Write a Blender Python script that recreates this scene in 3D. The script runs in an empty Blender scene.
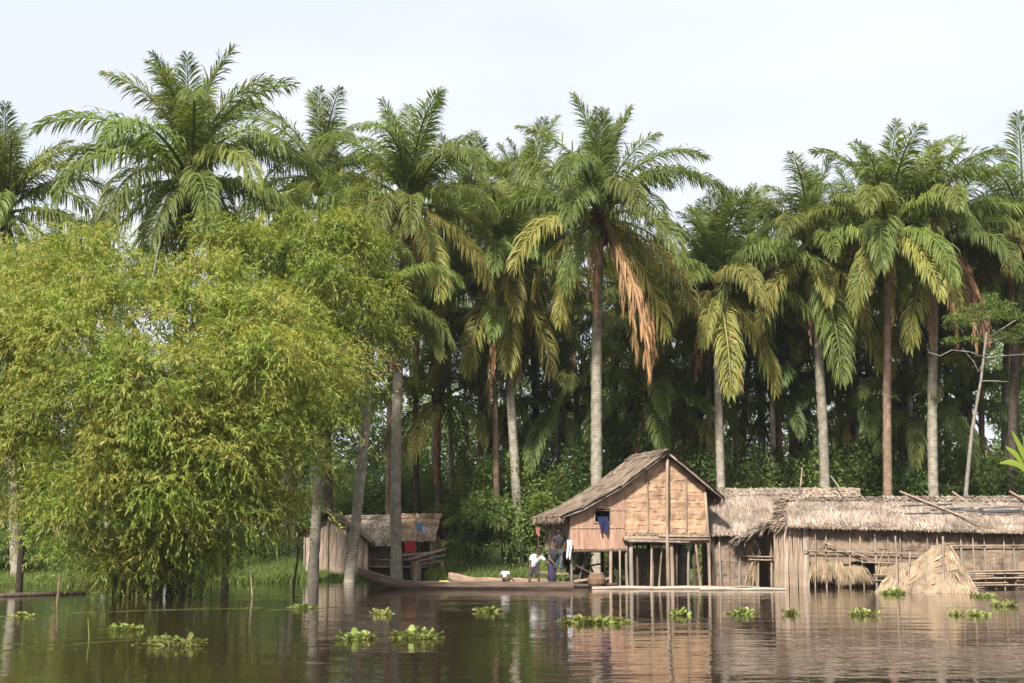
import bpy, math, random
import numpy as np
from mathutils import Vector, Matrix, Quaternion

R = math.radians
random.seed(7)
rng = np.random.default_rng(7)
scene = bpy.context.scene
COL = scene.collection

# ------------------------------------------------------------------ camera
F = 1400.0
PITCH = math.atan(194.5 / F)
CAM_H = 2.0
cam_d = bpy.data.cameras.new('camera')
cam_d.sensor_width = 36.0
cam_d.lens = F / 1024 * 36
cam_d.clip_start = 0.1
cam_d.clip_end = 6000
cam = bpy.data.objects.new('camera', cam_d)
COL.objects.link(cam)
cam.location = (0, 0, CAM_H)
cam.rotation_euler = (math.pi / 2 + PITCH, 0, 0)
scene.camera = cam

# ------------------------------------------------------------------ sky, sun, exposure
SUN_DIR = Vector((-0.28, -0.80, 0.82)).normalized()
world = bpy.data.worlds.new('World')
scene.world = world
world.use_nodes = True
wn = world.node_tree
wn.nodes.clear()
w_out = wn.nodes.new('ShaderNodeOutputWorld')
w_bg = wn.nodes.new('ShaderNodeBackground')
w_sky = wn.nodes.new('ShaderNodeTexSky')
w_sky.sky_type = 'NISHITA'
w_sky.sun_disc = False
w_sky.sun_elevation = math.asin(SUN_DIR.z)
w_sky.sun_rotation = math.atan2(SUN_DIR.x, SUN_DIR.y)
w_sky.dust_density = 3.0
w_sky.air_density = 1.0
w_sky.ozone_density = 1.0
# thin even cloud deck over the sky, a little thicker in soft patches
w_tc = wn.nodes.new('ShaderNodeTexCoord')
w_map = wn.nodes.new('ShaderNodeMapping')
w_map.inputs['Scale'].default_value = (1.2, 1.2, 3.5)
w_noise = wn.nodes.new('ShaderNodeTexNoise')
w_noise.inputs['Scale'].default_value = 1.7
w_noise.inputs['Detail'].default_value = 4
w_ramp = wn.nodes.new('ShaderNodeValToRGB')
w_ramp.color_ramp.elements[0].position = 0.42
w_ramp.color_ramp.elements[0].color = (4.95, 5.25, 5.85, 1)
w_ramp.color_ramp.elements[1].position = 0.64
w_ramp.color_ramp.elements[1].color = (5.9, 6.0, 6.15, 1)
w_mix = wn.nodes.new('ShaderNodeMix')
w_mix.data_type = 'RGBA'
w_mix.inputs[0].default_value = 0.86
w_bg.inputs['Strength'].default_value = 0.1
L = wn.links.new
L(w_tc.outputs['Generated'], w_map.inputs['Vector'])
L(w_map.outputs['Vector'], w_noise.inputs['Vector'])
L(w_noise.outputs['Fac'], w_ramp.inputs['Fac'])
L(w_sky.outputs['Color'], w_mix.inputs[6])
L(w_ramp.outputs['Color'], w_mix.inputs[7])
L(w_mix.outputs[2], w_bg.inputs['Color'])
L(w_bg.outputs['Background'], w_out.inputs['Surface'])

sun_d = bpy.data.lights.new('sun', 'SUN')
sun_d.energy = 5.0
sun_d.angle = R(5.0)
sun_d.color = (1.0, 0.965, 0.90)
sun = bpy.data.objects.new('sun', sun_d)
COL.objects.link(sun)
sun.location = (-40, -40, 80)
sun.rotation_euler = (-SUN_DIR).to_track_quat('-Z', 'Y').to_euler()

scene.view_settings.view_transform = 'Standard'
scene.view_settings.look = 'None'
scene.view_settings.exposure = 0.95
scene.view_settings.gamma = 1.0
scene.view_settings.use_curve_mapping = False
scene.render.engine = 'CYCLES'
scene.cycles.use_denoising = True
scene.cycles.max_bounces = 8
scene.cycles.diffuse_bounces = 5
scene.cycles.glossy_bounces = 3
scene.cycles.transmission_bounces = 5
scene.cycles.caustics_reflective = False
scene.cycles.caustics_refractive = False


# ------------------------------------------------------------------ where a picture point lies at a given distance
def ray(px, py):
    fw = Vector((0, math.cos(PITCH), math.sin(PITCH)))
    up = Vector((0, -math.sin(PITCH), math.cos(PITCH)))
    return fw + Vector((1, 0, 0)) * ((px - 512) / F) + up * ((341.5 - py) / F)


def at(px, py, Y):
    d = ray(px, py)
    return Vector((0, 0, CAM_H)) + d * (Y / d.y)


def on_z(px, py, z=0.0):
    d = ray(px, py)
    return Vector((0, 0, CAM_H)) + d * ((z - CAM_H) / d.z)


# ------------------------------------------------------------------ mesh helpers
class MB:
    def __init__(self):
        self.v, self.f, self.n = [], [], 0

    def add(self, verts, faces):
        o = self.n
        self.v.extend([tuple(p) for p in verts])
        self.f.extend([tuple(i + o for i in fc) for fc in faces])
        self.n += len(verts)
        return self

    def box(self, c, s, rot=None):
        hx, hy, hz = s[0] / 2, s[1] / 2, s[2] / 2
        vs = [Vector((x, y, z)) for x in (-hx, hx) for y in (-hy, hy) for z in (-hz, hz)]
        if rot is not None:
            vs = [rot @ p for p in vs]
        c = Vector(c)
        return self.add([p + c for p in vs], [(0, 1, 3, 2), (4, 6, 7, 5), (0, 4, 5, 1), (2, 3, 7, 6), (0, 2, 6, 4), (1, 5, 7, 3)])

    def tube(self, pts, rad, n=7, cap=True, wob=0.0, sq=1.0):
        pts = [Vector(p) for p in pts]
        if not hasattr(rad, '__len__'):
            rad = [rad] * len(pts)
        vs, fs = [], []
        for i, p in enumerate(pts):
            a = pts[max(i - 1, 0)]
            b = pts[min(i + 1, len(pts) - 1)]
            t = (b - a).normalized()
            ref = Vector((0, 0, 1)) if abs(t.z) < 0.9 else Vector((0, 1, 0))
            u = t.cross(ref).normalized()
            w = u.cross(t).normalized()
            for k in range(n):
                an = 2 * math.pi * k / n
                r = rad[i] * (1 + random.uniform(-wob, wob))
                vs.append(p + u * math.cos(an) * r + w * math.sin(an) * r * sq)
        for i in range(len(pts) - 1):
            for k in range(n):
                fs.append((i * n + k, i * n + (k + 1) % n, (i + 1) * n + (k + 1) % n, (i + 1) * n + k))
        if cap:
            fs.append(tuple(range(n - 1, -1, -1)))
            fs.append(tuple((len(pts) - 1) * n + k for k in range(n)))
        return self.add(vs, fs)

    def pole(self, a, b, r0, r1=None, n=7, bend=0.02, seg=5):
        a, b = Vector(a), Vector(b)
        ln = (b - a).length
        off = Vector((random.uniform(-1, 1), random.uniform(-1, 1), random.uniform(-.3, .3))) * bend * ln
        r1 = r0 * 0.85 if r1 is None else r1
        pts, rs = [], []
        for i in range(seg + 1):
            t = i / seg
            pts.append(a.lerp(b, t) + off * math.sin(math.pi * t))
            rs.append((r0 + (r1 - r0) * t) * random.uniform(0.93, 1.07))
        return self.tube(pts, rs, n)

    def mesh(self, name, smooth=False):
        m = bpy.data.meshes.new(name)
        m.from_pydata(self.v, [], self.f)
        if smooth:
            m.polygons.foreach_set('use_smooth', [True] * len(m.polygons))
        m.update()
        return m


def tri_mesh(name, V, T):
    m = bpy.data.meshes.new(name)
    V = np.asarray(V, np.float32)
    T = np.asarray(T, np.int32)
    m.vertices.add(len(V))
    m.vertices.foreach_set('co', V.ravel())
    m.loops.add(len(T) * 3)
    m.loops.foreach_set('vertex_index', T.ravel())
    m.polygons.add(len(T))
    m.polygons.foreach_set('loop_start', np.arange(0, len(T) * 3, 3, dtype=np.int32))
    m.update(calc_edges=True)
    return m


def tag(o, label=None, cat=None, group=None, kind=None):
    if label:
        o['label'] = label
    if cat:
        o['category'] = cat
    if group:
        o['group'] = group
    if kind:
        o['kind'] = kind
    return o


def obj(name, mesh, mat=None, parent=None, loc=None, rot=None, scale=None, kind=None):
    if isinstance(mesh, MB):
        mesh = mesh.mesh(name)
    o = bpy.data.objects.new(name, mesh)
    COL.objects.link(o)
    if mat is not None and not mesh.materials:
        mesh.materials.append(mat)
    if parent is not None:
        o.parent = parent
    if loc is not None:
        o.location = loc
    if rot is not None:
        o.rotation_euler = rot
    if scale is not None:
        o.scale = (scale,) * 3 if not hasattr(scale, '__len__') else scale
    if kind:
        o['kind'] = kind
    return o


def thing(name, label, cat, loc=(0, 0, 0), rz=0.0, group=None):
    o = bpy.data.objects.new(name, None)
    o.empty_display_size = 0.3
    COL.objects.link(o)
    o.location = loc
    o.rotation_euler = (0, 0, rz)
    return tag(o, label, cat, group)


def unit(a):
    return a / np.maximum(np.linalg.norm(a, axis=-1, keepdims=True), 1e-9)


def leaf_arrays(P, D, N, ln, wd, fold=0.0, mid=0.4):
    """leaf blades: base points P, directions D, face normals N, lengths ln, widths wd -> 2 triangles each"""
    D = unit(D)
    S = unit(np.cross(D, N))
    Nn = np.cross(S, D)
    ln = ln[:, None]
    wd = wd[:, None]
    m = P + D * ln * mid
    a = m + S * wd * 0.5 + Nn * wd * fold
    b = m - S * wd * 0.5 + Nn * wd * fold
    t = P + D * ln
    V = np.stack([P, a, t, b], 1).reshape(-1, 3)
    k = np.arange(len(P))[:, None] * 4
    T = np.concatenate([k + [0, 1, 2], k + [0, 2, 3]], 1).reshape(-1, 3)
    return V, T


# ------------------------------------------------------------------ materials
def new_mat(name):
    m = bpy.data.materials.new(name)
    m.use_nodes = True
    nt = m.node_tree
    nt.nodes.clear()
    out = nt.nodes.new('ShaderNodeOutputMaterial')
    return m, nt, out


def node(nt, kind, **kw):
    n = nt.nodes.new(kind)
    for k, v in kw.items():
        if k.startswith('i_'):
            n.inputs[k[2:].replace('_', ' ')].default_value = v
        else:
            setattr(n, k, v)
    return n


def mixc(nt, fac, a, b, mode='MIX'):
    m = nt.nodes.new('ShaderNodeMix')
    m.data_type = 'RGBA'
    m.blend_type = mode
    for sock, val in ((m.inputs[0], fac), (m.inputs[6], a), (m.inputs[7], b)):
        if isinstance(val, bpy.types.NodeSocket):
            nt.links.new(val, sock)
        elif hasattr(val, '__len__'):
            sock.default_value = (*val[:3], 1)
        else:
            sock.default_value = val
    return m.outputs[2]


def ramp(nt, fac, stops):
    r = nt.nodes.new('ShaderNodeValToRGB')
    els = r.color_ramp.elements
    while len(els) < len(stops):
        els.new(0.5)
    for e, (p, c) in zip(els, stops):
        e.position = p
        e.color = (*c, 1) if len(c) == 3 else c
    nt.links.new(fac, r.inputs['Fac'])
    return r.outputs['Color']


def noise(nt, scale, detail=3, vec=None, rough=0.55, dist=0.0):
    n = nt.nodes.new('ShaderNodeTexNoise')
    n.inputs['Scale'].default_value = scale
    n.inputs['Detail'].default_value = detail
    n.inputs['Roughness'].default_value = rough
    n.inputs['Distortion'].default_value = dist
    if vec is not None:
        nt.links.new(vec, n.inputs['Vector'])
    return n.outputs['Fac']


def coords(nt, scale=(1, 1, 1), rot=(0, 0, 0), which='Object'):
    t = nt.nodes.new('ShaderNodeTexCoord')
    m = nt.nodes.new('ShaderNodeMapping')
    m.inputs['Scale'].default_value = scale
    m.inputs['Rotation'].default_value = rot
    nt.links.new(t.outputs[which], m.inputs['Vector'])
    return m.outputs['Vector']


def leaf_mat(name, cols, transl=0.3, rough=0.45, obj_var=0.35, spec=0.35, patch=None):
    """foliage: colours picked per leaf, shifted a little per object"""
    m, nt, out = new_mat(name)
    geo = nt.nodes.new('ShaderNodeNewGeometry')
    oi = nt.nodes.new('ShaderNodeObjectInfo')
    n = len(cols)
    c = ramp(nt, geo.outputs['Random Per Island'], [(i / max(n - 1, 1), cl) for i, cl in enumerate(cols)])
    if patch:      # whole branches differ a little in hue
        pv = noise(nt, 0.55, 3, coords(nt), 0.6)
        c = mixc(nt, ramp(nt, pv, [(0.40, (0, 0, 0)), (0.60, (0.8,) * 3)]), c, mixc(nt, 1.0, c, patch, 'MULTIPLY'))
    hsv = nt.nodes.new('ShaderNodeHueSaturation')
    mr = nt.nodes.new('ShaderNodeMapRange')
    mr.inputs['To Min'].default_value = 1 - obj_var
    mr.inputs['To Max'].default_value = 1 + obj_var
    nt.links.new(oi.outputs['Random'], mr.inputs['Value'])
    nt.links.new(mr.outputs['Result'], hsv.inputs['Value'])
    mh = nt.nodes.new('ShaderNodeMapRange')
    mh.inputs['To Min'].default_value = 0.5 - obj_var * 0.06
    mh.inputs['To Max'].default_value = 0.5 + obj_var * 0.06
    ml = nt.nodes.new('ShaderNodeMath')
    ml.operation = 'FRACT'
    mm = nt.nodes.new('ShaderNodeMath')
    mm.operation = 'MULTIPLY'
    mm.inputs[1].default_value = 7.31
    nt.links.new(oi.outputs['Random'], mm.inputs[0])
    nt.links.new(mm.outputs[0], ml.inputs[0])
    nt.links.new(ml.outputs[0], mh.inputs['Value'])
    nt.links.new(mh.outputs['Result'], hsv.inputs['Hue'])
    nt.links.new(c, hsv.inputs['Color'])
    p = nt.nodes.new('ShaderNodeBsdfPrincipled')
    p.inputs['Roughness'].default_value = rough
    p.inputs['Specular IOR Level'].default_value = spec
    nt.links.new(hsv.outputs['Color'], p.inputs['Base Color'])
    if transl > 0:
        t = nt.nodes.new('ShaderNodeBsdfTranslucent')
        tc = mixc(nt, 1.0, hsv.outputs['Color'], (1.25, 1.2, 0.6), 'MULTIPLY')
        nt.links.new(tc, t.inputs['Color'])
        mx = nt.nodes.new('ShaderNodeMixShader')
        mx.inputs[0].default_value = transl
        nt.links.new(p.outputs[0], mx.inputs[1])
        nt.links.new(t.outputs[0], mx.inputs[2])
        nt.links.new(mx.outputs[0], out.inputs['Surface'])
    else:
        nt.links.new(p.outputs[0], out.inputs['Surface'])
    return m


def plain_mat(name, col, rough=0.8, var=0.25, scale=6.0, bump=0.3, stretch=(1, 1, 1), col2=None, bscale=None, island=0.0, spec=0.2):
    """solid matter with blotches, grain and a little relief"""
    m, nt, out = new_mat(name)
    v = coords(nt, stretch)
    nz = noise(nt, scale, 5, v)
    col2 = col2 or tuple(c * (1 - var) * 0.8 for c in col)
    c = ramp(nt, nz, [(0.3, col2), (0.7, tuple(min(1, x * (1 + var * 0.5)) for x in col))])
    if island:
        geo = nt.nodes.new('ShaderNodeNewGeometry')
        g = ramp(nt, geo.outputs['Random Per Island'], [(0, (1 - island,) * 3), (1, (1 + island,) * 3)])
        c = mixc(nt, 1.0, c, g, 'MULTIPLY')
    p = nt.nodes.new('ShaderNodeBsdfPrincipled')
    p.inputs['Roughness'].default_value = rough
    p.inputs['Specular IOR Level'].default_value = spec
    nt.links.new(c, p.inputs['Base Color'])
    if bump:
        b = nt.nodes.new('ShaderNodeBump')
        b.inputs['Strength'].default_value = bump
        b.inputs['Distance'].default_value = 0.02
        nt.links.new(noise(nt, bscale or scale * 5, 4, v), b.inputs['Height'])
        nt.links.new(b.outputs[0], p.inputs['Normal'])
    nt.links.new(p.outputs[0], out.inputs['Surface'])
    return m


def bark_mat(name, pale, dark, moss, moss_amt=0.35, ring=9.0):
    m, nt, out = new_mat(name)
    v = coords(nt)
    v2 = coords(nt, (1, 1, 0.35))
    oi = nt.nodes.new('ShaderNodeObjectInfo')
    blot = noise(nt, 3.4, 6, v, 0.65)
    c = ramp(nt, blot, [(0.32, dark), (0.5, tuple((a + b) / 2 for a, b in zip(dark, pale))), (0.66, pale)])
    wv = nt.nodes.new('ShaderNodeTexWave')
    wv.wave_type = 'BANDS'
    wv.bands_direction = 'Z'
    wv.inputs['Scale'].default_value = ring / 3.2
    wv.inputs['Distortion'].default_value = 7.0
    wv.inputs['Detail'].default_value = 3
    nt.links.new(v, wv.inputs['Vector'])
    rr = ramp(nt, wv.outputs['Fac'], [(0.0, (0.55,) * 3), (0.3, (0.95,) * 3), (1.0, (1.06,) * 3)])
    c = mixc(nt, 0.42, c, rr, 'MULTIPLY')
    mo = ramp(nt, noise(nt, 1.1, 4, v2), [(0.55, (0, 0, 0)), (0.68, (moss_amt,) * 3)])
    c = mixc(nt, mo, c, moss)
    hsv = nt.nodes.new('ShaderNodeHueSaturation')
    mr = nt.nodes.new('ShaderNodeMapRange')
    mr.inputs['To Min'].default_value = 0.75
    mr.inputs['To Max'].default_value = 1.2
    nt.links.new(oi.outputs['Random'], mr.inputs['Value'])
    nt.links.new(mr.outputs['Result'], hsv.inputs['Value'])
    nt.links.new(c, hsv.inputs['Color'])
    p = nt.nodes.new('ShaderNodeBsdfPrincipled')
    p.inputs['Roughness'].default_value = 0.85
    p.inputs['Specular IOR Level'].default_value = 0.15
    nt.links.new(hsv.outputs['Color'], p.inputs['Base Color'])
    b = nt.nodes.new('ShaderNodeBump')
    b.inputs['Strength'].default_value = 0.35
    b.inputs['Distance'].default_value = 0.02
    nt.links.new(wv.outputs['Fac'], b.inputs['Height'])
    nt.links.new(b.outputs[0], p.inputs['Normal'])
    nt.links.new(p.outputs[0], out.inputs['Surface'])
    return m


def weave_mat(name, pale, dark, sx=9.0, sz=14.0, patch=0.5):
    """palm-leaf or split-bamboo matting: fine crossing strips, weathered in patches"""
    m, nt, out = new_mat(name)
    v = coords(nt)
    w1 = nt.nodes.new('ShaderNodeTexWave')
    w1.bands_direction = 'X'
    w1.inputs['Scale'].default_value = sx
    w1.inputs['Distortion'].default_value = 2.5
    w1.inputs['Detail'].default_value = 2
    nt.links.new(v, w1.inputs['Vector'])
    w2 = nt.nodes.new('ShaderNodeTexWave')
    w2.bands_direction = 'Z'
    w2.inputs['Scale'].default_value = sz
    w2.inputs['Distortion'].default_value = 3.0
    w2.inputs['Detail'].default_value = 2
    nt.links.new(v, w2.inputs['Vector'])
    f = mixc(nt, 0.5, w1.outputs['Color'], w2.outputs['Color'])
    c = ramp(nt, f, [(0.15, dark), (0.6, pale)])
    pz = ramp(nt, noise(nt, 2.3, 6, v, 0.68, 0.6), [(0.36, (1 - patch,) * 3), (0.56, (1.08,) * 3)])
    c = mixc(nt, 1.0, c, pz, 'MULTIPLY')
    geo = nt.nodes.new('ShaderNodeNewGeometry')
    g = ramp(nt, geo.outputs['Random Per Island'], [(0, (0.8,) * 3), (1, (1.15,) * 3)])
    c = mixc(nt, 1.0, c, g, 'MULTIPLY')
    p = nt.nodes.new('ShaderNodeBsdfPrincipled')
    p.inputs['Roughness'].default_value = 0.75
    p.inputs['Specular IOR Level'].default_value = 0.2
    nt.links.new(c, p.inputs['Base Color'])
    b = nt.nodes.new('ShaderNodeBump')
    b.inputs['Strength'].default_value = 0.5
    b.inputs['Distance'].default_value = 0.02
    nt.links.new(f, b.inputs['Height'])
    nt.links.new(b.outputs[0], p.inputs['Normal'])
    nt.links.new(p.outputs[0], out.inputs['Surface'])
    return m


M = {}
M['frond'] = leaf_mat('palm_frond_green', [(0.115, 0.155, 0.036), (0.155, 0.195, 0.046), (0.205, 0.230, 0.060)], 0.46, 0.5, 0.30, 0.25)
M['frond_old'] = leaf_mat('palm_frond_yellowing', [(0.20, 0.215, 0.055), (0.27, 0.26, 0.065), (0.33, 0.28, 0.08)], 0.42, 0.5, 0.25, 0.25)
M['frond_dead'] = leaf_mat('palm_frond_dry', [(0.24, 0.13, 0.065), (0.34, 0.20, 0.10), (0.27, 0.165, 0.085)], 0.15, 0.7, 0.3, 0.15)
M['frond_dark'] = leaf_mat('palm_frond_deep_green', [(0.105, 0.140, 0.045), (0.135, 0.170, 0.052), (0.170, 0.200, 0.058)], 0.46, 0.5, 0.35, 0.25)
M['bark_pale'] = bark_mat('palm_bark_grey', (0.370, 0.326, 0.255), (0.167, 0.141, 0.106), (0.106, 0.123, 0.044))
M['bark_red'] = bark_mat('palm_bark_reddish', (0.30, 0.20, 0.14), (0.15, 0.095, 0.065), (0.11, 0.12, 0.05), 0.2)
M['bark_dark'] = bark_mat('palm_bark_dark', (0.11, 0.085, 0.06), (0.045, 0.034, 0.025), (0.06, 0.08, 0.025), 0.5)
M['boots'] = plain_mat('old_leaf_bases', (0.14, 0.10, 0.065), 0.9, 0.4, 8, 0.5, island=0.4)
M['bamboo_leaf'] = leaf_mat('bamboo_leaf', [(0.15, 0.195, 0.032), (0.245, 0.275, 0.045), (0.335, 0.325, 0.062), (0.41, 0.33, 0.09)], 0.42, 0.45, 0.0, 0.3, (0.72, 1.0, 0.75))
M['bright_leaf'] = leaf_mat('bright_green_leaf', [(0.10, 0.165, 0.02), (0.16, 0.225, 0.03), (0.25, 0.29, 0.05)], 0.42, 0.45, 0.06, 0.3, (1.5, 1.2, 1.1))
M['bush_leaf'] = leaf_mat('undergrowth_leaf', [(0.08, 0.13, 0.032), (0.12, 0.18, 0.042), (0.17, 0.225, 0.055)], 0.42, 0.5, 0.35, 0.3)
M['forest_leaf'] = leaf_mat('forest_leaf', [(0.06, 0.095, 0.03), (0.085, 0.125, 0.036), (0.115, 0.15, 0.045)], 0.32, 0.55, 0.2, 0.25)
M['grass'] = leaf_mat('bank_grass', [(0.07, 0.115, 0.02), (0.11, 0.155, 0.028), (0.17, 0.18, 0.05)], 0.34, 0.5, 0.1, 0.25)
M['hyacinth'] = leaf_mat('water_hyacinth_leaf', [(0.22, 0.17, 0.06), (0.17, 0.225, 0.05), (0.24, 0.29, 0.07), (0.32, 0.35, 0.11)], 0.3, 0.35, 0.2, 0.4)
M['banana'] = leaf_mat('banana_leaf', [(0.20, 0.27, 0.03), (0.26, 0.31, 0.04)], 0.4, 0.4, 0.1, 0.4)
M['fruit'] = plain_mat('palm_fruit', (0.085, 0.042, 0.024), 0.6, 0.4, 8, 0.2, island=0.4)
M['twig'] = plain_mat('bamboo_stem', (0.16, 0.13, 0.055), 0.7, 0.4, 5, 0.3)
M['dark_stem'] = plain_mat('dark_stem', (0.07, 0.055, 0.035), 0.85, 0.4, 5, 0.3)
M['dry_wood'] = plain_mat('bleached_branch', (0.238, 0.211, 0.172), 0.8, 0.3, 5, 0.3)
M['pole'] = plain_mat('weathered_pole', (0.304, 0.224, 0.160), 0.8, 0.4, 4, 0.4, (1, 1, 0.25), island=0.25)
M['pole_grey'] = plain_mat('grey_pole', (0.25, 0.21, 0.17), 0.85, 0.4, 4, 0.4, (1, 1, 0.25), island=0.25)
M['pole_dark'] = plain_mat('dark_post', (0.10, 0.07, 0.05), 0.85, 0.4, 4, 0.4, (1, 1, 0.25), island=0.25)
M['slat'] = plain_mat('red_brown_slat', (0.42, 0.255, 0.175), 0.7, 0.25, 3, 0.35, (6, 6, 0.6), island=0.14)
M['plank'] = plain_mat('weathered_plank', (0.299, 0.220, 0.154), 0.85, 0.4, 3, 0.5, (6, 6, 0.6), island=0.25)
M['wall_plank'] = plain_mat('sun_bleached_wall_plank', (0.40, 0.30, 0.225), 0.85, 0.4, 3, 0.5, (6, 6, 0.6), island=0.2)
M['pale_plank'] = plain_mat('bleached_plank', (0.384, 0.304, 0.232), 0.8, 0.3, 3, 0.4, (0.6, 6, 6), island=0.2)
M['mat'] = weave_mat('orange_leaf_matting', (0.50, 0.325, 0.20), (0.30, 0.175, 0.105), 6, 9, 0.45)
M['mat_grey'] = weave_mat('grey_leaf_matting', (0.27, 0.195, 0.135), (0.11, 0.076, 0.052), 8, 12, 0.6)
M['mat_pale'] = weave_mat('pale_leaf_matting', (0.34, 0.25, 0.165), (0.17, 0.118, 0.075), 5, 8, 0.45)
M['thatch'] = plain_mat('brown_thatch', (0.295, 0.22, 0.162), 0.9, 0.35, 1.6, 0.3, bscale=30, island=0.38)
M['thatch_grey'] = plain_mat('grey_thatch', (0.265, 0.205, 0.158), 0.9, 0.5, 0.9, 0.3, bscale=30, island=0.36)
M['thatch_orange'] = plain_mat('fresh_orange_thatch', (0.40, 0.275, 0.18), 0.9, 0.35, 1.5, 0.3, bscale=30, island=0.35)
M['thatch_pale'] = plain_mat('bleached_thatch', (0.42, 0.34, 0.26), 0.9, 0.35, 1.6, 0.3, bscale=30, island=0.38)
M['straw'] = plain_mat('pale_straw', (0.36, 0.262, 0.162), 0.85, 0.3, 2, 0.3, bscale=30, island=0.35)
M['black_strip'] = plain_mat('dark_strip', (0.05, 0.05, 0.055), 0.6, 0.3, 3, 0.2)
M['roof_under'] = plain_mat('roof_underside', (0.12, 0.085, 0.06), 0.9, 0.3, 4, 0.3)
M['canoe'] = plain_mat('dugout_wood', (0.17, 0.12, 0.09), 0.75, 0.45, 2.5, 0.5, (0.5, 3, 3))
M['canoe_pale'] = plain_mat('worn_dugout_wood', (0.40, 0.27, 0.19), 0.75, 0.35, 2.5, 0.5, (0.5, 3, 3))
M['skin'] = plain_mat('dark_skin', (0.111, 0.058, 0.036), 0.5, 0.1, 3, 0.0, spec=0.4)
M['hair'] = plain_mat('black_hair', (0.012, 0.010, 0.009), 0.8, 0.2, 20, 0.3)
M['white_cloth'] = plain_mat('white_cloth', (0.544, 0.544, 0.560), 0.9, 0.08, 5, 0.2)
M['dark_cloth'] = plain_mat('charcoal_cloth', (0.035, 0.035, 0.042), 0.9, 0.2, 5, 0.2)
M['shorts'] = plain_mat('dark_grey_cloth', (0.055, 0.05, 0.05), 0.9, 0.2, 5, 0.2)
M['navy'] = plain_mat('navy_print_cloth', (0.018, 0.025, 0.065), 0.9, 0.2, 14, 0.1, col2=(0.06, 0.035, 0.05))
M['denim'] = plain_mat('denim', (0.07, 0.11, 0.20), 0.9, 0.25, 8, 0.2)
M['blue_cloth'] = plain_mat('deep_blue_cloth', (0.022, 0.025, 0.075), 0.9, 0.3, 6, 0.2)
M['sky_cloth'] = plain_mat('faded_blue_cloth', (0.20, 0.28, 0.40), 0.9, 0.2, 6, 0.2)
M['red_cloth'] = plain_mat('red_cloth', (0.45, 0.035, 0.03), 0.9, 0.2, 6, 0.2)
M['yellow_cloth'] = plain_mat('yellow_cloth', (0.62, 0.44, 0.06), 0.9, 0.2, 6, 0.2)
M['yellow_plastic'] = plain_mat('yellow_plastic', (0.68, 0.60, 0.10), 0.45, 0.1, 4, 0.0, spec=0.5)
M['pink_cloth'] = plain_mat('dull_pink_cloth', (0.42, 0.15, 0.12), 0.9, 0.2, 6, 0.2)
M['basket'] = weave_mat('brown_basket', (0.24, 0.15, 0.09), (0.10, 0.06, 0.04), 14, 18, 0.3)


# ground: damp soil and low green cover
def ground_material():
    m, nt, out = new_mat('bank_soil')
    v = coords(nt)
    c = ramp(nt, noise(nt, 0.5, 6, v), [(0.35, (0.06, 0.045, 0.028)), (0.5, (0.06, 0.07, 0.022)), (0.65, (0.075, 0.11, 0.026))])
    p = nt.nodes.new('ShaderNodeBsdfPrincipled')
    p.inputs['Roughness'].default_value = 0.95
    nt.links.new(c, p.inputs['Base Color'])
    b = nt.nodes.new('ShaderNodeBump')
    b.inputs['Strength'].default_value = 0.6
    b.inputs['Distance'].default_value = 0.1
    nt.links.new(noise(nt, 4, 5, v), b.inputs['Height'])
    nt.links.new(b.outputs[0], p.inputs['Normal'])
    nt.links.new(p.outputs[0], out.inputs['Surface'])
    return m


def water_material():
    m, nt, out = new_mat('dark_river_water')
    p = nt.nodes.new('ShaderNodeBsdfPrincipled')
    p.inputs['Base Color'].default_value = (0.020, 0.013, 0.007, 1)
    p.inputs['Roughness'].default_value = 0.035
    p.inputs['IOR'].default_value = 1.33
    v1 = coords(nt, (0.55, 1.0, 1))
    v2 = coords(nt, (0.8, 1.0, 1), (0, 0, R(14)))
    n1 = noise(nt, 0.55, 2, v1, 0.5, 0.3)
    n2 = noise(nt, 3.2, 3, v2, 0.5, 0.4)
    n3 = noise(nt, 0.12, 2, v1)
    gain = ramp(nt, n3, [(0.35, (0.35,) * 3), (0.65, (1.0,) * 3)])
    b1 = nt.nodes.new('ShaderNodeBump')
    b1.inputs['Strength'].default_value = 1.0
    b1.inputs['Distance'].default_value = 0.022
    nt.links.new(n1, b1.inputs['Height'])
    b2 = nt.nodes.new('ShaderNodeBump')
    b2.inputs['Strength'].default_value = 1.0
    nt.links.new(gain, b2.inputs['Strength'])
    b2.inputs['Distance'].default_value = 0.009
    nt.links.new(n2, b2.inputs['Height'])
    nt.links.new(b1.outputs[0], b2.inputs['Normal'])
    nt.links.new(b2.outputs[0], p.inputs['Normal'])
    nt.links.new(p.outputs[0], out.inputs['Surface'])
    return m


# ------------------------------------------------------------------ terrain and water
def shore(x):
    return 65.0 + 2.2 * math.sin(x * 0.21 + 1.0) + 1.0 * math.sin(x * 0.6) + (1.8 if x > 6 else 0.0)


def ground_z(x, y):
    d = y - shore(x)
    t = max(0.0, min(1.0, (d + 6.0) / 14.0))
    t = t * t * (3 - 2 * t)
    far = max(0.0, min(1.0, (y - 70) / 60.0)) * 0.5
    return -0.75 + 1.15 * t + far + (0.06 * math.sin(x * 0.9 + y * 0.7) if t > 0 else 0)


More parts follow.
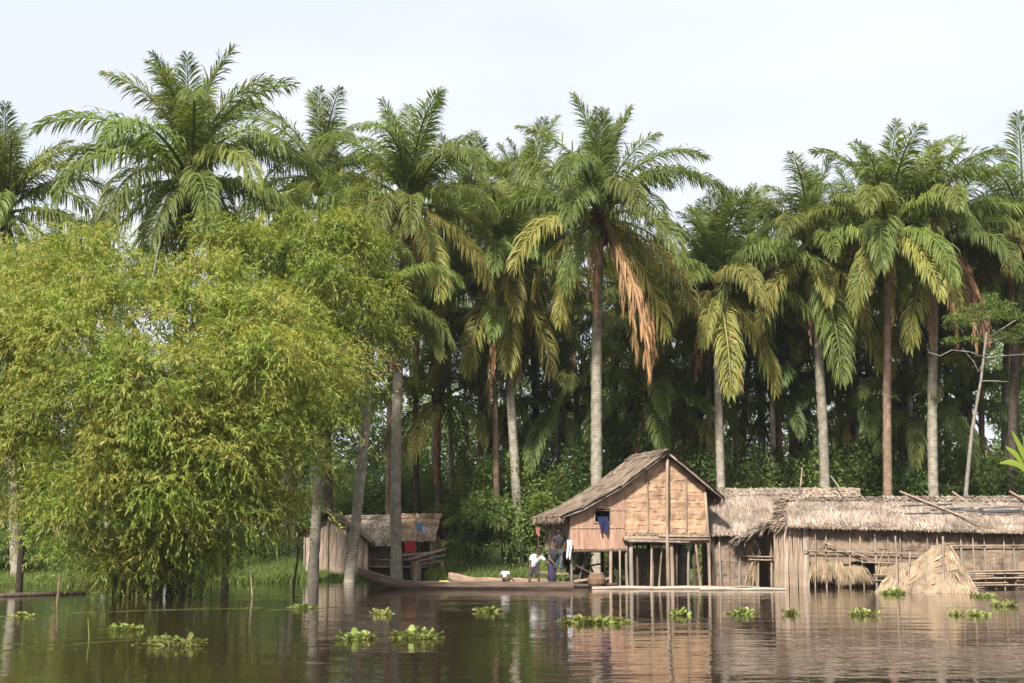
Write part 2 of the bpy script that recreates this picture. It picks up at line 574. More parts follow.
def make_ground():
    xs = np.concatenate([[-3000, -800, -250, -120], np.arange(-60, 60.1, 1.5), [120, 250, 800, 3000]])
    ys = np.concatenate([[-200, -20, 20, 40], np.arange(50, 130.1, 1.5), [160, 250, 600, 1500, 4500]])
    mb = MB()
    vs = [(x, y, ground_z(x, y)) for y in ys for x in xs]
    nx = len(xs)
    fs = [(j * nx + i, j * nx + i + 1, (j + 1) * nx + i + 1, (j + 1) * nx + i) for j in range(len(ys) - 1) for i in range(nx - 1)]
    mb.add(vs, fs)
    o = obj('ground', mb.mesh('ground', True), ground_material())
    tag(o, 'low muddy river bank under the palm grove', None, None, 'structure')
    w = MB()
    w.add([(-400, -60, 0), (400, -60, 0), (400, 110, 0), (-400, 110, 0)], [(0, 1, 2, 3)])
    o = obj('water', w, water_material())
    tag(o, 'dark brown rippled river water in the foreground', None, None, 'structure')


make_ground()


# ------------------------------------------------------------------ palm fronds (shared meshes)
def frond_mesh(name, a0, bend, length=5.2, n=58, droop=0.8, lmax=0.95, seed=0, collapse=0.0, power=1.4, fill=1.0):
    r = np.random.default_rng(seed)
    ns = 14
    ts = np.linspace(0, 1, ns + 1)
    ang = a0 - bend * ts ** power
    seg = length / ns
    side_curve = r.uniform(-0.25, 0.25)
    pts = [np.zeros(3)]
    for i in range(ns):
        am = (ang[i] + ang[i + 1]) / 2
        az = side_curve * ts[i] ** 1.5
        pts.append(pts[-1] + seg * np.array([math.cos(am) * math.cos(az), math.cos(am) * math.sin(az), math.sin(am)]))
    pts = np.array(pts)
    # rachis: three-sided tapered stalk
    V, T = [], []
    for i in range(ns + 1):
        t = ts[i]
        rad = 0.065 * (1 - t) ** 0.8 + 0.008
        tg = pts[min(i + 1, ns)] - pts[max(i - 1, 0)]
        tg /= np.linalg.norm(tg)
        s = np.cross(tg, [0, 0, 1.0])
        s = np.array([0, 1.0, 0]) if np.linalg.norm(s) < 1e-3 else s / np.linalg.norm(s)
        u = np.cross(s, tg)
        for k in range(3):
            a = 2 * math.pi * k / 3 + math.pi / 2
            V.append(pts[i] + s * math.cos(a) * rad * 1.3 + u * math.sin(a) * rad)
    for i in range(ns):
        for k in range(3):
            a, b = i * 3 + k, i * 3 + (k + 1) % 3
            T += [(a, b, b + 3), (a, b + 3, a + 3)]
    V = [np.array(V)]
    T = [np.array(T)]
    base = len(V[0])
    for sgn in (-1, 1):
        tl = np.linspace(0.13, 0.995, n) + r.normal(0, 0.004, n)
        tl = np.clip(tl, 0.1, 0.999)
        if fill < 1:
            tl = tl[r.random(n) < fill]
        fi = tl * ns
        i0 = np.minimum(fi.astype(int), ns - 1)
        fr = (fi - i0)[:, None]
        P = pts[i0] * (1 - fr) + pts[i0 + 1] * fr
        Tg = unit(pts[i0 + 1] - pts[i0])
        S = unit(np.cross(Tg, np.tile([0, 0, 1.0], (len(tl), 1))) + 1e-6)
        U = np.cross(S, Tg)
        fwd = R(32) + R(30) * tl ** 1.5 + r.normal(0, R(7), len(tl)) + collapse * R(35)
        lift = r.normal(R(6), R(13), len(tl))
        D1 = unit((S * sgn) * (np.cos(fwd) * np.cos(lift))[:, None] + Tg * np.sin(fwd)[:, None] + U * np.sin(lift)[:, None])
        ln = lmax * (0.30 + 0.75 * np.sin(np.pi * np.clip(tl * 0.86 + 0.10, 0, 1)) ** 0.8) * r.uniform(0.82, 1.1, len(tl))
        ln = ln * np.where(tl > 0.92, 0.75, 1.0)
        D2 = unit(D1 + np.array([0, 0, -1.0]) * droop * r.uniform(0.6, 1.3, (len(tl), 1)))
        D3 = unit(D2 + np.array([0, 0, -1.0]) * droop * r.uniform(0.5, 1.2, (len(tl), 1)))
        m1 = P + D1 * (ln * 0.42)[:, None]
        m2 = m1 + D2 * (ln * 0.33)[:, None]
        t_ = m2 + D3 * (ln * 0.28)[:, None]
        W = unit(Tg - D1 * np.sum(Tg * D1, 1, keepdims=True) + r.normal(0, 0.25, (len(tl), 3)))
        w = (0.026 * r.uniform(0.8, 1.25, len(tl)))[:, None]
        vv = np.stack([P, m1 + W * w, m1 - W * w, m2 + W * w * 0.8, m2 - W * w * 0.8, t_], 1).reshape(-1, 3)
        k = np.arange(len(tl))[:, None] * 6 + base
        tt = np.concatenate([k + [0, 1, 2], k + [1, 3, 4], k + [1, 4, 2], k + [3, 5, 4]], 1).reshape(-1, 3)
        V.append(vv)
        T.append(tt)
        base += len(vv)
    return tri_mesh(name, np.concatenate(V), np.concatenate(T))


# classes by the elevation at which a frond leaves the crown
FR = {}
CLASSES = [(86, 32, 0.35), (73, 62, 0.5), (60, 92, 0.7), (45, 104, 0.85), (26, 98, 0.95), (4, 84, 1.0), (-18, 66, 1.0), (-42, 44, 0.9)]
for mk, fill in (('frond', 1.0), ('frond_old', 0.95), ('frond_dark', 1.0)):
    for ci, (a, b, dr) in enumerate(CLASSES):
        for s in range(3):
            if mk != 'frond' and s == 2:
                continue
            me = frond_mesh('frond', R(a + (s - 1) * 5), R(b + (s - 1) * 8), 5.3, 118, dr * 1.15, 1.08, 100 * ci + s, fill=fill)
            me.materials.append(M[mk])
            FR.setdefault((mk, ci), []).append(me)
for s in range(3):
    me = frond_mesh('dry_frond', R(-30 - 14 * s), R(56 - 12 * s), 4.4, 46, 1.3, 0.75, 900 + s, collapse=0.9, power=0.7, fill=0.75)
    me.materials.append(M['frond_dead'])
    FR.setdefault(('frond_dead', 0), []).append(me)


def boots_mesh(r0, h, n=34, seed=0):
    """cut leaf bases crowding the top of the trunk"""
    r = random.Random(seed)
    mb = MB()
    for i in range(n):
        z = -h + h * 1.1 * i / n
        a = i * 2.4
        out = Vector((math.cos(a), math.sin(a), 0))
        tilt = (out * 0.6 + Vector((0, 0, 0.8))).normalized()
        p = out * r0 * 0.75 + Vector((0, 0, z))
        ln = r.uniform(0.22, 0.5)
        mb.tube([p, p + tilt * ln * 0.6, p + tilt * ln], [0.10, 0.07, 0.035], 5)
    return mb.mesh('leaf_bases')


BOOTS = [boots_mesh(0.22, 1.3, 36, s) for s in range(3)]
for b in BOOTS:
    b.materials.append(M['boots'])


def fruit_mesh():
    r = random.Random(3)
    mb = MB()
    for i in range(60):
        z = 1 - 2 * (i + .5) / 60
        a = i * 2.4
        q = math.sqrt(1 - z * z)
        p = Vector((math.cos(a) * q * 0.17, math.sin(a) * q * 0.17, z * 0.26))
        mb.tube([p * 0.6, p, p * 1.16], [0.05, 0.045, 0.012], 5)
    m = mb.mesh('fruit_bunch')
    m.materials.append(M['fruit'])
    return m


FRUIT = fruit_mesh()


def palm(label, cpx, cpy, bpx, Y, scale=1.0, nf=30, bark='bark_pale', r0=0.25, dead=2, old=5, mat='frond', group=None,
         seed=0, lean=None, name='palm_tree', ferns=False, hang=()):
    r = random.Random(seed * 13 + 5)
    top_p = at(cpx, cpy, Y)
    bx = (bpx - 512) / F * Y * 1.0
    # ground distance along y stays Y
    bp = at(bpx, 560, Y)
    base = Vector((bp.x, Y, ground_z(bp.x, Y) - 0.15))
    root = thing(name, label, 'palm tree', base, 0, group)
    loc_top = top_p - base
    H = loc_top.z
    # trunk
    mb = MB()
    pts, rad = [], []
    n = 72
    sway = Vector((r.uniform(-0.25, 0.25), r.uniform(-0.3, 0.3), 0))
    for i in range(n + 1):
        t = i / n
        x = loc_top.x * (t ** 1.25)
        pts.append(Vector((x, loc_top.y * t, H * t)) + sway * math.sin(math.pi * t))
        flare = 0.55 * math.exp(-t * H / 0.45)
        rad.append(r0 * (1 - 0.28 * t + flare) * (1.035 if i % 2 else 0.965) * r.uniform(0.97, 1.03))
    mb.tube(pts, rad, 9, True, 0.05)
    obj('trunk', mb.mesh('trunk', True), M[bark], root)
    obj('leaf_bases', BOOTS[seed % 3], None, root, loc_top, (0, 0, r.uniform(0, 6)), max(0.75, r0 / 0.24))
    # clusters of palm fruit at the leaf bases
    for i in range(r.choice([0, 1, 2, 2, 3])):
        a = r.uniform(-2.8, -0.3)
        obj('fruit_bunch', FRUIT, None, root, loc_top + Vector((math.cos(a) * 0.42, math.sin(a) * 0.42, -0.25 - 0.3 * r.random())), (r.uniform(-.4, .4), 0, a), r.uniform(0.8, 1.3))
    # fronds
    phi = r.uniform(0, 6.28)
    pw, mx = r.uniform(0.72, 1.12), r.uniform(6.4, 7.5)
    for i in range(nf):
        u = i / (nf - 1)
        f = min(7.49, max(0, (u ** pw) * mx + r.uniform(-0.6, 0.6)))
        ci = int(f)
        mk = mat
        if i >= nf - old and mat == 'frond':
            mk = 'frond_old' if r.random() < 0.75 else mat
        phi += 2.39996 + r.uniform(-0.25, 0.25)
        me = r.choice(FR[(mk, ci)])
        sc = scale * (0.80 + 0.26 * min(1, u * 2.2)) * r.uniform(0.82, 1.14)
        if ci >= 6:
            sc *= 0.9
        o = obj('frond', me, None, root, loc_top + Vector((math.cos(phi), math.sin(phi), 0)) * 0.1 + Vector((0, 0, -0.5 * u)),
                (r.uniform(-0.12, 0.12), r.uniform(-0.08, 0.08), phi), sc)
    for i in range(dead):
        phi = r.uniform(0, 6.28) if i % 3 == 2 else r.uniform(-2.7, -0.4)
        o = obj('dry_frond', r.choice(FR[('frond_dead', 0)]), None, root,
                loc_top + Vector((math.cos(phi), math.sin(phi), 0)) * 0.15 + Vector((0, 0, -0.6 - 0.2 * r.random())),
                (0, 0, phi), scale * r.uniform(0.75, 1.05))
    for mk, ci, ph, sc in hang:      # fronds that hang in plain view on the river side
        o = obj('dry_frond' if mk == 'frond_dead' else 'frond', FR[(mk, ci)][0 if mk != 'frond_dead' else 1], None, root,
                loc_top + Vector((math.cos(ph), math.sin(ph), 0)) * 0.2 + Vector((0, 0, -0.45)), (0, 0, ph), scale * sc)
    if ferns:
        k = 500
        z = np.array([r.uniform(0.45, 0.97) for _ in range(k)])
        an = np.array([r.uniform(0, 6.283) for _ in range(k)])
        O = np.stack([np.cos(an), np.sin(an), np.zeros(k)], 1)
        C = np.array([[loc_top.x * t ** 1.25, loc_top.y * t, H * t] for t in z])
        D = O + np.array([[0, 0, r.uniform(-1.0, 0.8)] for _ in range(k)])
        V, T = leaf_arrays(C + O * r0 * 0.8, D, np.tile([0.1, 0.2, 1.0], (k, 1)), np.array([r.uniform(0.25, 0.6) for _ in range(k)]),
                           np.array([r.uniform(0.05, 0.1) for _ in range(k)]))
        obj('epiphyte_fern', tri_mesh('epiphyte_fern', V, T), M['bush_leaf'], root, kind='stuff')
    return root


# front row: (label, crown px, crown py, base px, distance, scale, fronds, bark, radius, dead, old, extras)
HERO = [
    ('oil palm cut off by the left edge above the yellow-green bamboo', 6, 205, 18, 62, 0.98, 28, 'bark_pale', 0.24, 1, 5, {}),
    ('broad tall oil palm with dark fern-covered trunk rising behind the bamboo', 190, 172, 180, 60, 1.20, 36, 'bark_dark', 0.33, 1, 6, dict(ferns=True)),
    ('oil palm peeking up just right of the tallest left palm', 320, 172, 330, 70, 1.0, 27, 'bark_dark', 0.23, 0, 4, {}),
    ('tall oil palm whose smooth grey trunk stands right of the thatched left hut', 409, 198, 397, 65, 1.02, 30, 'bark_pale', 0.27, 2, 8, dict(hang=[('frond_old', 7, -0.9, 0.95), ('frond_old', 7, -2.2, 0.9), ('frond_old', 6, -0.2, 1.0)])),
    ('shorter oil palm with leaning mossy trunk standing in water before the left hut', 374, 292, 348, 61, 0.72, 13, 'bark_pale', 0.24, 2, 3, dict(hang=[('frond', 5, -0.3, 1.1), ('frond_dead', 0, -0.6, 1.0), ('frond', 6, -1.0, 1.0)])),
    ('oil palm on the flooded bank with pale trunk beside the left hut gable', 333, 242, 313, 63.5, 0.76, 14, 'bark_pale', 0.25, 1, 3, {}),
    ('oil palm with yellow drooping lower fronds left of the stilt house', 503, 262, 521, 70, 1.02, 30, 'bark_pale', 0.26, 4, 9, dict(hang=[('frond_old', 7, -2.1, 1.1), ('frond_old', 7, -1.45, 1.1), ('frond_old', 7, -0.7, 1.1), ('frond_dead', 0, -1.8, 1.2), ('frond_dead', 0, -1.2, 1.2)])),
    ('tall central oil palm with orange dry fronds hanging above the stilt house', 600, 212, 598, 66, 1.08, 32, 'bark_pale', 0.30, 4, 7, dict(hang=[('frond_old', 7, -2.3, 1.0), ('frond_dead', 0, -0.75, 1.55), ('frond_dead', 0, -1.05, 1.5), ('frond_dead', 0, -0.55, 1.45), ('frond_dead', 0, -0.9, 1.7), ('frond_old', 6, -0.35, 1.1), ('frond_old', 7, -0.5, 1.1)])),
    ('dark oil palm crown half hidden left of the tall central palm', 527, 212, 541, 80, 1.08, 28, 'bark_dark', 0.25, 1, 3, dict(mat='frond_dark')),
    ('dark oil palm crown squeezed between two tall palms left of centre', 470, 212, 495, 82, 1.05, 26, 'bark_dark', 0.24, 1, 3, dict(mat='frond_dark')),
    ('oil palm with yellow-green fronds hanging right above the stilt house roof', 716, 280, 724, 68, 0.98, 29, 'bark_pale', 0.23, 3, 9, dict(hang=[('frond_old', 7, -1.5, 1.15), ('frond_old', 7, -0.6, 1.1), ('frond_old', 6, -2.6, 1.05), ('frond_dead', 0, -1.2, 1.25), ('frond_dead', 0, -1.7, 1.1)])),
    ('slim oil palm with straight grey trunk behind the middle hut roof', 757, 268, 765, 76, 0.98, 27, 'bark_pale', 0.22, 1, 5, {}),
    ('oil palm with pale leaning trunk and long hanging frond behind the hut ridge', 810, 248, 826, 68, 1.02, 30, 'bark_pale', 0.27, 2, 7, dict(hang=[('frond', 7, -1.4, 1.3), ('frond_old', 7, -0.6, 1.15), ('frond_old', 6, -2.4, 1.0)])),
    ('tall oil palm with slender reddish trunk, tallest right of centre', 889, 224, 889, 66, 1.02, 31, 'bark_red', 0.23, 1, 6, dict(hang=[('frond_old', 6, -1.0, 1.0), ('frond', 6, -2.2, 1.05)])),
    ('oil palm with thick brown skirt of dry fronds and stout pale trunk', 937, 230, 936, 68, 1.02, 30, 'bark_pale', 0.27, 7, 5, dict(hang=[('frond_dead', 0, -0.8, 1.25), ('frond_dead', 0, -1.2, 1.35), ('frond_dead', 0, -1.6, 1.3), ('frond_dead', 0, -2.1, 1.25), ('frond_dead', 0, -0.4, 1.2), ('frond_old', 7, -2.3, 1.15)])),
    ('oil palm cut off by the right edge above the long hut', 1022, 228, 1012, 70, 1.08, 30, 'bark_dark', 0.26, 3, 6, {}),
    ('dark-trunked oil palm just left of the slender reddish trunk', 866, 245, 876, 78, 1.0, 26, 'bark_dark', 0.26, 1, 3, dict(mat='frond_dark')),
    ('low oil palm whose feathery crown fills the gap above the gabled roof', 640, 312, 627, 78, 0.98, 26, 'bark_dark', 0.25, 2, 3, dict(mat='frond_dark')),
    ('oil palm with bare grey trunk between skirted palm and dead-branched tree', 968, 300, 964, 76, 0.9, 24, 'bark_pale', 0.2, 3, 4, {}),
]
for i, (lb, cx, cy, bx, Y, sc, nf, bk, r0, de, ol, ex) in enumerate(HERO):
    palm(lb, cx, cy, bx, Y, sc * 1.08, nf + 2, bk, r0, de, ol, seed=i + 1, group='tall oil palms along the bank', **ex)

# second row, in the shade of the first
GROVE = [
    ('behind the bamboo at the far left', 20, 290, 4, [(60, 270, 92), (105, 300, 98), (245, 262, 84), (285, 300, 90)]),
    ('behind the left hut', 300, 455, 5, [(296, 345, 84), (421, 330, 86), (452, 300, 92), (438, 372, 100)]),
    ('left of the stilt house', 460, 590, 5, [(478, 345, 88), (498, 372, 78), (532, 330, 86), (560, 372, 98), (578, 345, 92)]),
    ('behind the stilt house', 600, 730, 5, [(640, 390, 92), (612, 300, 96), (660, 285, 90), (690, 352, 98), (737, 345, 84)]),
    ('behind the middle hut', 745, 845, 5, [(745, 372, 92), (778, 335, 98), (800, 312, 88), (842, 345, 92), (790, 268, 94)]),
    ('behind the long hut', 855, 1030, 6, [(855, 300, 96), (903, 318, 92), (914, 355, 80), (952, 352, 94), (985, 268, 84), (1008, 338, 88), (1020, 300, 96)]),
]
ORD = ['first', 'second', 'third', 'fourth', 'fifth', 'sixth', 'seventh', 'eighth', 'ninth', 'tenth', 'eleventh', 'twelfth', 'thirteenth']
k = 40
for where, xa, xb, extra, lst in GROVE:
    rr = random.Random(xa)
    lst = lst + [(xa + (xb - xa) * (j + rr.uniform(0.1, 0.9)) / max(1, extra - 4), rr.uniform(262, 335), rr.uniform(74, 90)) for j in range(extra - 4)]
    lst = sorted(lst)
    for j, (px, py, Y) in enumerate(lst):
        k += 1
        Y = 70.5 + (Y - 78) * 0.6 if Y >= 78 else Y
        py = py - 0.75 * (py - 310) if py > 310 else py
        rr = random.Random(k)
        palm('shaded background oil palm %s, %s trunk from left' % (where, ORD[j]), px + rr.uniform(-8, 8), py, px, Y,
             rr.uniform(0.85, 1.05), 13, rr.choice(['bark_pale', 'bark_red', 'bark_pale', 'bark_dark']), rr.uniform(0.15, 0.22), rr.choice([0, 1, 2, 3]), 3,
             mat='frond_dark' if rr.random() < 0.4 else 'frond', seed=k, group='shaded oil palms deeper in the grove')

# a few lower crowns that fill the gaps between the trunks
LOWC = [(440, 392, 78, 'far behind the piled logs'), (562, 400, 77, 'above the low end of the gabled roof'), (650, 385, 76, 'just above the gable peak'), (698, 405, 80, 'right of the gable peak'),
        (778, 395, 77, 'above the middle hut'), (852, 390, 78, 'left of the slender reddish trunk'), (908, 405, 76, 'between the reddish trunk and the stout skirted palm'), (962, 395, 79, 'behind the bare-branched tree')]
for i, (px, py, Y, w) in enumerate(LOWC):
    palm('low dark feathery oil palm crown ' + w, px, py, px + 3, 72.5 + (Y - 76) * 0.8, 1.0, 21, 'bark_dark', 0.2, 1, 3, mat='frond_dark' if i % 3 == 1 else 'frond', seed=130 + i, group='low oil palms between the trunks')

# young palms without a trunk yet, under the tall ones
YOUNG = [(345, 520, 82, 'above the left hut roof'), (455, 530, 80, 'right of the piled logs'), (485, 520, 86, 'in dark grove left of the grey-trunked yellowing palm'), (545, 515, 78, 'beside the low thatched eave'),
         (575, 490, 84, 'behind the long roof slope'), (630, 470, 88, 'behind the gable peak'), (705, 480, 82, 'right of the gable peak'), (750, 480, 86, 'behind the middle hut ridge'),
         (800, 478, 84, 'behind the join of the hut roofs'), (855, 480, 80, 'left of the reddish trunk'), (905, 480, 90, 'right of the reddish trunk'), (950, 480, 82, 'left of the bare-branched tree'), (1000, 485, 80, 'near the banana plant'),
         (520, 495, 92, 'above the seated child'), (420, 500, 92, 'far behind the grey trunk')]
for i, (px, py, Y, w) in enumerate(YOUNG):
    Y = 68.5 + (Y - 66) * 0.22 if px > 475 else 80.0
    p = at(px, py, Y)
    rr = random.Random(900 + i)
    base = Vector((p.x, Y, ground_z(p.x, Y)))
    t = thing('young_palm', 'young trunkless palm with arching fronds ' + w, 'palm', base, 0, 'young palms in the undergrowth')
    ph = rr.uniform(0, 6)
    obj('leaf_bases', BOOTS[i % 3], None, t, (0, 0, 0.6), (0, 0, 1.0), 0.8)
    for j in range(17):
        ph += 2.4
        obj('frond', rr.choice(FR[(rr.choice(['frond', 'frond_dark']), min(4, int(j / 17 * 5)))]), None, t, (0, 0, 0.4), (rr.uniform(-.1, .1), rr.uniform(-.1, .1), ph), rr.uniform(0.8, 1.15))


# ------------------------------------------------------------------ leafy masses
def clump_leaves(clumps, n, size, width, down=0.4, shell=0.55, seed=0, lean=None):
    """single leaves spread through ellipsoid clumps (cx,cy,cz,rx,ry,rz)"""
    r = np.random.default_rng(seed)
    C = np.array(clumps, float)
    vol = (C[:, 3] * C[:, 4] * C[:, 5]) ** 0.75
    idx = r.choice(len(C), n, p=vol / vol.sum())
    u = unit(r.normal(size=(n, 3)))
    rad = (shell + (1 - shell) * r.random(n) ** 0.6)[:, None] * (1 + r.normal(0, 0.07, (n, 1)))
    P = C[idx, :3] + u * rad * C[idx, 3:]
    D = u * 0.6 + r.normal(0, 0.6, (n, 3)) + np.array([0, 0, -down])
    N = u * 0.7 + r.normal(0, 0.6, (n, 3)) + np.array([0, 0, 0.5])
    return leaf_arrays(P, D, N, size * r.uniform(0.6, 1.35, n), width * r.uniform(0.7, 1.3, n), 0.1)


def clump_sprays(clumps, n, per=12, ln=0.20, wd=0.034, twig=0.9, down=0.7, seed=0):
    """drooping leafy twigs that start inside the clumps and hang outward"""
    r = np.random.default_rng(seed)
    C = np.array(clumps, float)
    vol = (C[:, 3] * C[:, 4] * C[:, 5]) ** 0.75
    idx = r.choice(len(C), n, p=vol / vol.sum())
    u = unit(r.normal(size=(n, 3)) * [1, 1, 0.9] + [0, 0, 0.15])
    rad = (0.45 + 0.5 * r.random(n) ** 0.7)[:, None]
    P0 = C[idx, :3] + u * rad * C[idx, 3:]
    D = unit(u + r.normal(0, 0.45, (n, 3)) + [0, 0, 0.35])
    tl = twig * r.uniform(0.5, 1.3, n)
    Vs, Ts, off = [], [], 0
    for j in range(per):
        t = (j + r.random(n)) / per
        P = P0 + D * (tl * t)[:, None] + np.array([0, 0, -1.0]) * (down * tl * t ** 2)[:, None]
        dl = unit(D * 0.7 + r.normal(0, 0.55, (n, 3)) + np.array([0, 0, -1.0]) * (0.35 + 0.9 * t)[:, None])
        N = unit(u + r.normal(0, 0.5, (n, 3)) + [0, 0, 0.6])
        V, T = leaf_arrays(P, dl, N, ln * r.uniform(0.6, 1.3, n), wd * r.uniform(0.7, 1.3, n), 0.12)
        Vs.append(V)
        Ts.append(T + off)
        off += len(V)
    return np.concatenate(Vs), np.concatenate(Ts)


def px_clumps(lst, base):
    """(px, py, distance, radius in px, flat) -> clump in the local frame of base"""
    out = []
    for px, py, Y, rx, rz in lst:
        p = at(px, py, Y) - base
        s = Y / F
        out.append((p.x, p.y, p.z, rx * s, max(rx, rz) * s * 0.9, rz * s))
    return out


def stem_curve(a, b, r0, r1, mb, arch=0.25, seg=8):
    a, b = Vector(a), Vector(b)
    pts, rs = [], []
    for i in range(seg + 1):
        t = i / seg
        p = a.lerp(b, t)
        e = t ** 1.6
        p.x = a.x + (b.x - a.x) * (e * arch * 2 + t * (1 - arch * 2)) if arch < 0.5 else p.x
        pts.append(p + Vector((random.uniform(-.06, .06), random.uniform(-.06, .06), 0)))
        rs.append(r0 + (r1 - r0) * t)
    mb.tube(pts, rs, 6)


def break_up(clumps, k, seed, lo=0.34, hi=0.55):
    """each big clump becomes k smaller ones spread over its outside, so that gaps and shade open between them"""
    r = np.random.default_rng(seed)
    out = []
    for c in clumps:
        for u in unit(r.normal(size=(k, 3))):
            f = r.uniform(lo, hi)
            q = r.uniform(0.55, 0.95)
            out.append((c[0] + u[0] * c[3] * q, c[1] + u[1] * c[4] * q, c[2] + u[2] * c[5] * q, c[3] * f, c[4] * f, c[5] * f * 0.85))
    return out


# the big drooping bamboo-like tree in the water at left
bb = on_z(158, 596, 0)
bb.z = -0.4
bamboo = thing('bamboo_tree', 'huge drooping yellow-green bamboo-like tree standing in the water at left', 'tree', bb)
YB = bb.y
low = [(150, 560, YB - 0.6, 46, 26), (120, 530, YB - 1.5, 60, 36), (185, 535, YB - 1.2, 55, 36), (75, 500, YB - 2.0, 60, 40), (230, 505, YB - 1.2, 60, 40),
       (150, 480, YB - 2.6, 75, 48), (30, 475, YB - 0.4, 55, 48), (265, 470, YB - 0.5, 50, 42), (205, 440, YB - 2.6, 75, 48), (95, 430, YB - 3.0, 80, 50),
       (20, 420, YB - 1.4, 60, 48), (285, 425, YB - 1.0, 58, 42), (150, 390, YB - 3.4, 85, 50), (240, 380, YB - 2.2, 75, 48), (60, 370, YB - 2.6, 80, 50),
       (310, 375, YB - 0.6, 52, 42), (5, 350, YB - 1.0, 55, 50), (120, 330, YB - 2.8, 80, 46), (200, 330, YB - 2.2, 72, 42), (50, 310, YB - 1.6, 70, 44),
       (270, 330, YB - 0.8, 60, 40), (125, 290, YB - 1.2, 60, 30), (85, 268, YB - 0.4, 60, 34), (20, 275, YB + 0.2, 56, 38), (215, 290, YB - 0.4, 46, 32),
       (-30, 420, YB, 60, 60), (-30, 330, YB, 60, 60), (180, 560, YB - 0.2, 36, 24), (118, 562, YB, 34, 22), (52, 540, YB - 0.6, 34, 22), (270, 510, YB - 0.2, 32, 28)]
cl = px_clumps(low, bb)
V, T = clump_sprays(break_up(cl, 9, 5, 0.28, 0.52) + cl[::4], 16500, 14, 0.21, 0.038, 0.85, 0.45, 11)
# arching canes whose leafy tips stand clear of the mass
r_ = np.random.default_rng(41)
cane = MB()
ups = sorted(cl, key=lambda c: -c[2])
Vs_, Ts_, off_ = [V], [T], len(V)
for i in range(190):
    c = ups[int(r_.integers(0, 18))] if i < 90 else cl[int(r_.integers(0, len(cl)))]
    d = unit(np.array([[r_.normal(0, 0.9), -abs(r_.normal(0.4, 0.5)), r_.uniform(0.4, 1.1)]]))[0]
    ln_ = r_.uniform(1.6, 3.4)
    t_ = np.linspace(0, 1, 9)
    base_ = np.array(c[:3]) + d * np.array(c[3:]) * 0.55
    A_ = base_ + d * (ln_ * t_)[:, None] + np.array([0, 0, -1.0]) * (0.75 * ln_ * t_ ** 2.2)[:, None]
    cane.tube([tuple(p) for p in A_], [0.022 * (1 - 0.8 * q) for q in t_], 4)
    k_ = 90
    tt_ = r_.uniform(0.25, 1.0, k_)
    P_ = np.stack([np.interp(tt_, t_, A_[:, q]) for q in range(3)], 1) + r_.normal(0, 0.11, (k_, 3))
    D_ = d * 0.8 + r_.normal(0, 0.7, (k_, 3)) + np.array([0, 0, -0.8])
    V2, T2 = leaf_arrays(P_, D_, r_.normal(0, .5, (k_, 3)) + [0, -.4, .7], r_.uniform(0.14, 0.30, k_), r_.uniform(0.028, 0.045, k_), 0.1)
    Vs_.append(V2)
    Ts_.append(T2 + off_)
    off_ += len(V2)
V, T = np.concatenate(Vs_), np.concatenate(Ts_)
obj('crown', tri_mesh('crown', V, T), M['bamboo_leaf'], bamboo, kind='stuff')
obj('cane', cane, M['twig'], bamboo, kind='stuff')
for i in range(16):
    mb = MB()
    an = random.uniform(0, 6.28)
    a = Vector((math.cos(an) * random.uniform(0.2, 1.5), math.sin(an) * random.uniform(0.2, 0.9), 0))
    c = random.choice(cl)
    stem_curve(a, (c[0], c[1] + 0.3, c[2]), random.uniform(0.05, 0.11), 0.02, mb, 0.3, 10)
    obj('stem', mb, M['dark_stem'] if i % 3 else M['twig'], bamboo)
for px0, py0, px1, py1 in ((150, 292, 160, 240), (126, 330, 128, 296)):
    mb = MB()
    mb.pole(at(px0, py0, YB - 2.2) - bb, at(px1, py1, YB - 2.2) - bb, 0.035, 0.02, bend=0.01)
    tag(obj('dry_stem', mb, M['dry_wood'], bamboo), 'bare dry stem sticking out of the top')
mb = MB()
for i in range(26):   # roots and stubs at the water line
    an = random.uniform(0, 6.28)
    p = Vector((math.cos(an) * random.uniform(0.8, 1.75), math.sin(an) * 0.9, 0.2))
    mb.pole(p, p + Vector((random.uniform(-.3, .3), random.uniform(-.2, .2), random.uniform(0.5, 1.3))), 0.035, 0.015)
obj('root', mb, M['dark_stem'], bamboo, kind='stuff')


def leafy_tree(label, bpx, bpy_, Y, clumps, n, mat, seed, size=0.17, width=0.07, trunk=0.12, spray=False, name='leafy_tree', cat='tree', group=None, stems=3):
    b = at(bpx, bpy_, Y)
    b.z = min(b.z, ground_z(b.x, Y)) if bpy_ > 540 else ground_z(b.x, Y)
    b.z = ground_z(b.x, Y) - 0.1
    t = thing(name, label, cat, b, 0, group)
    c = px_clumps(clumps, b)
    if spray:
        V, T = clump_sprays(break_up(c, 8, seed), n // 10, 10, size, width, 0.7, 0.75, seed)
    else:
        V, T = clump_leaves(c, n, size, width, 0.4, 0.35, seed)
    obj('crown', tri_mesh('crown', V, T), M[mat], t, kind='stuff')
    mb = MB()
    fork = Vector((0, 0, max(0.5, min(q[2] for q in c) * 0.6)))
    mb.tube([(0, 0, 0), fork * 0.5 + Vector((0.05, 0, 0)), fork], [trunk * 1.3, trunk, trunk * 0.85], 8)
    obj('trunk', mb, M['dark_stem'], t)
    for q in random.Random(seed).sample(c, min(stems, len(c))):
        m2 = MB()
        stem_curve(fork * 0.97, q[:3], trunk * 0.6, 0.02, m2, 0.2)
        obj('limb', m2, M['dark_stem'], t)
    return t


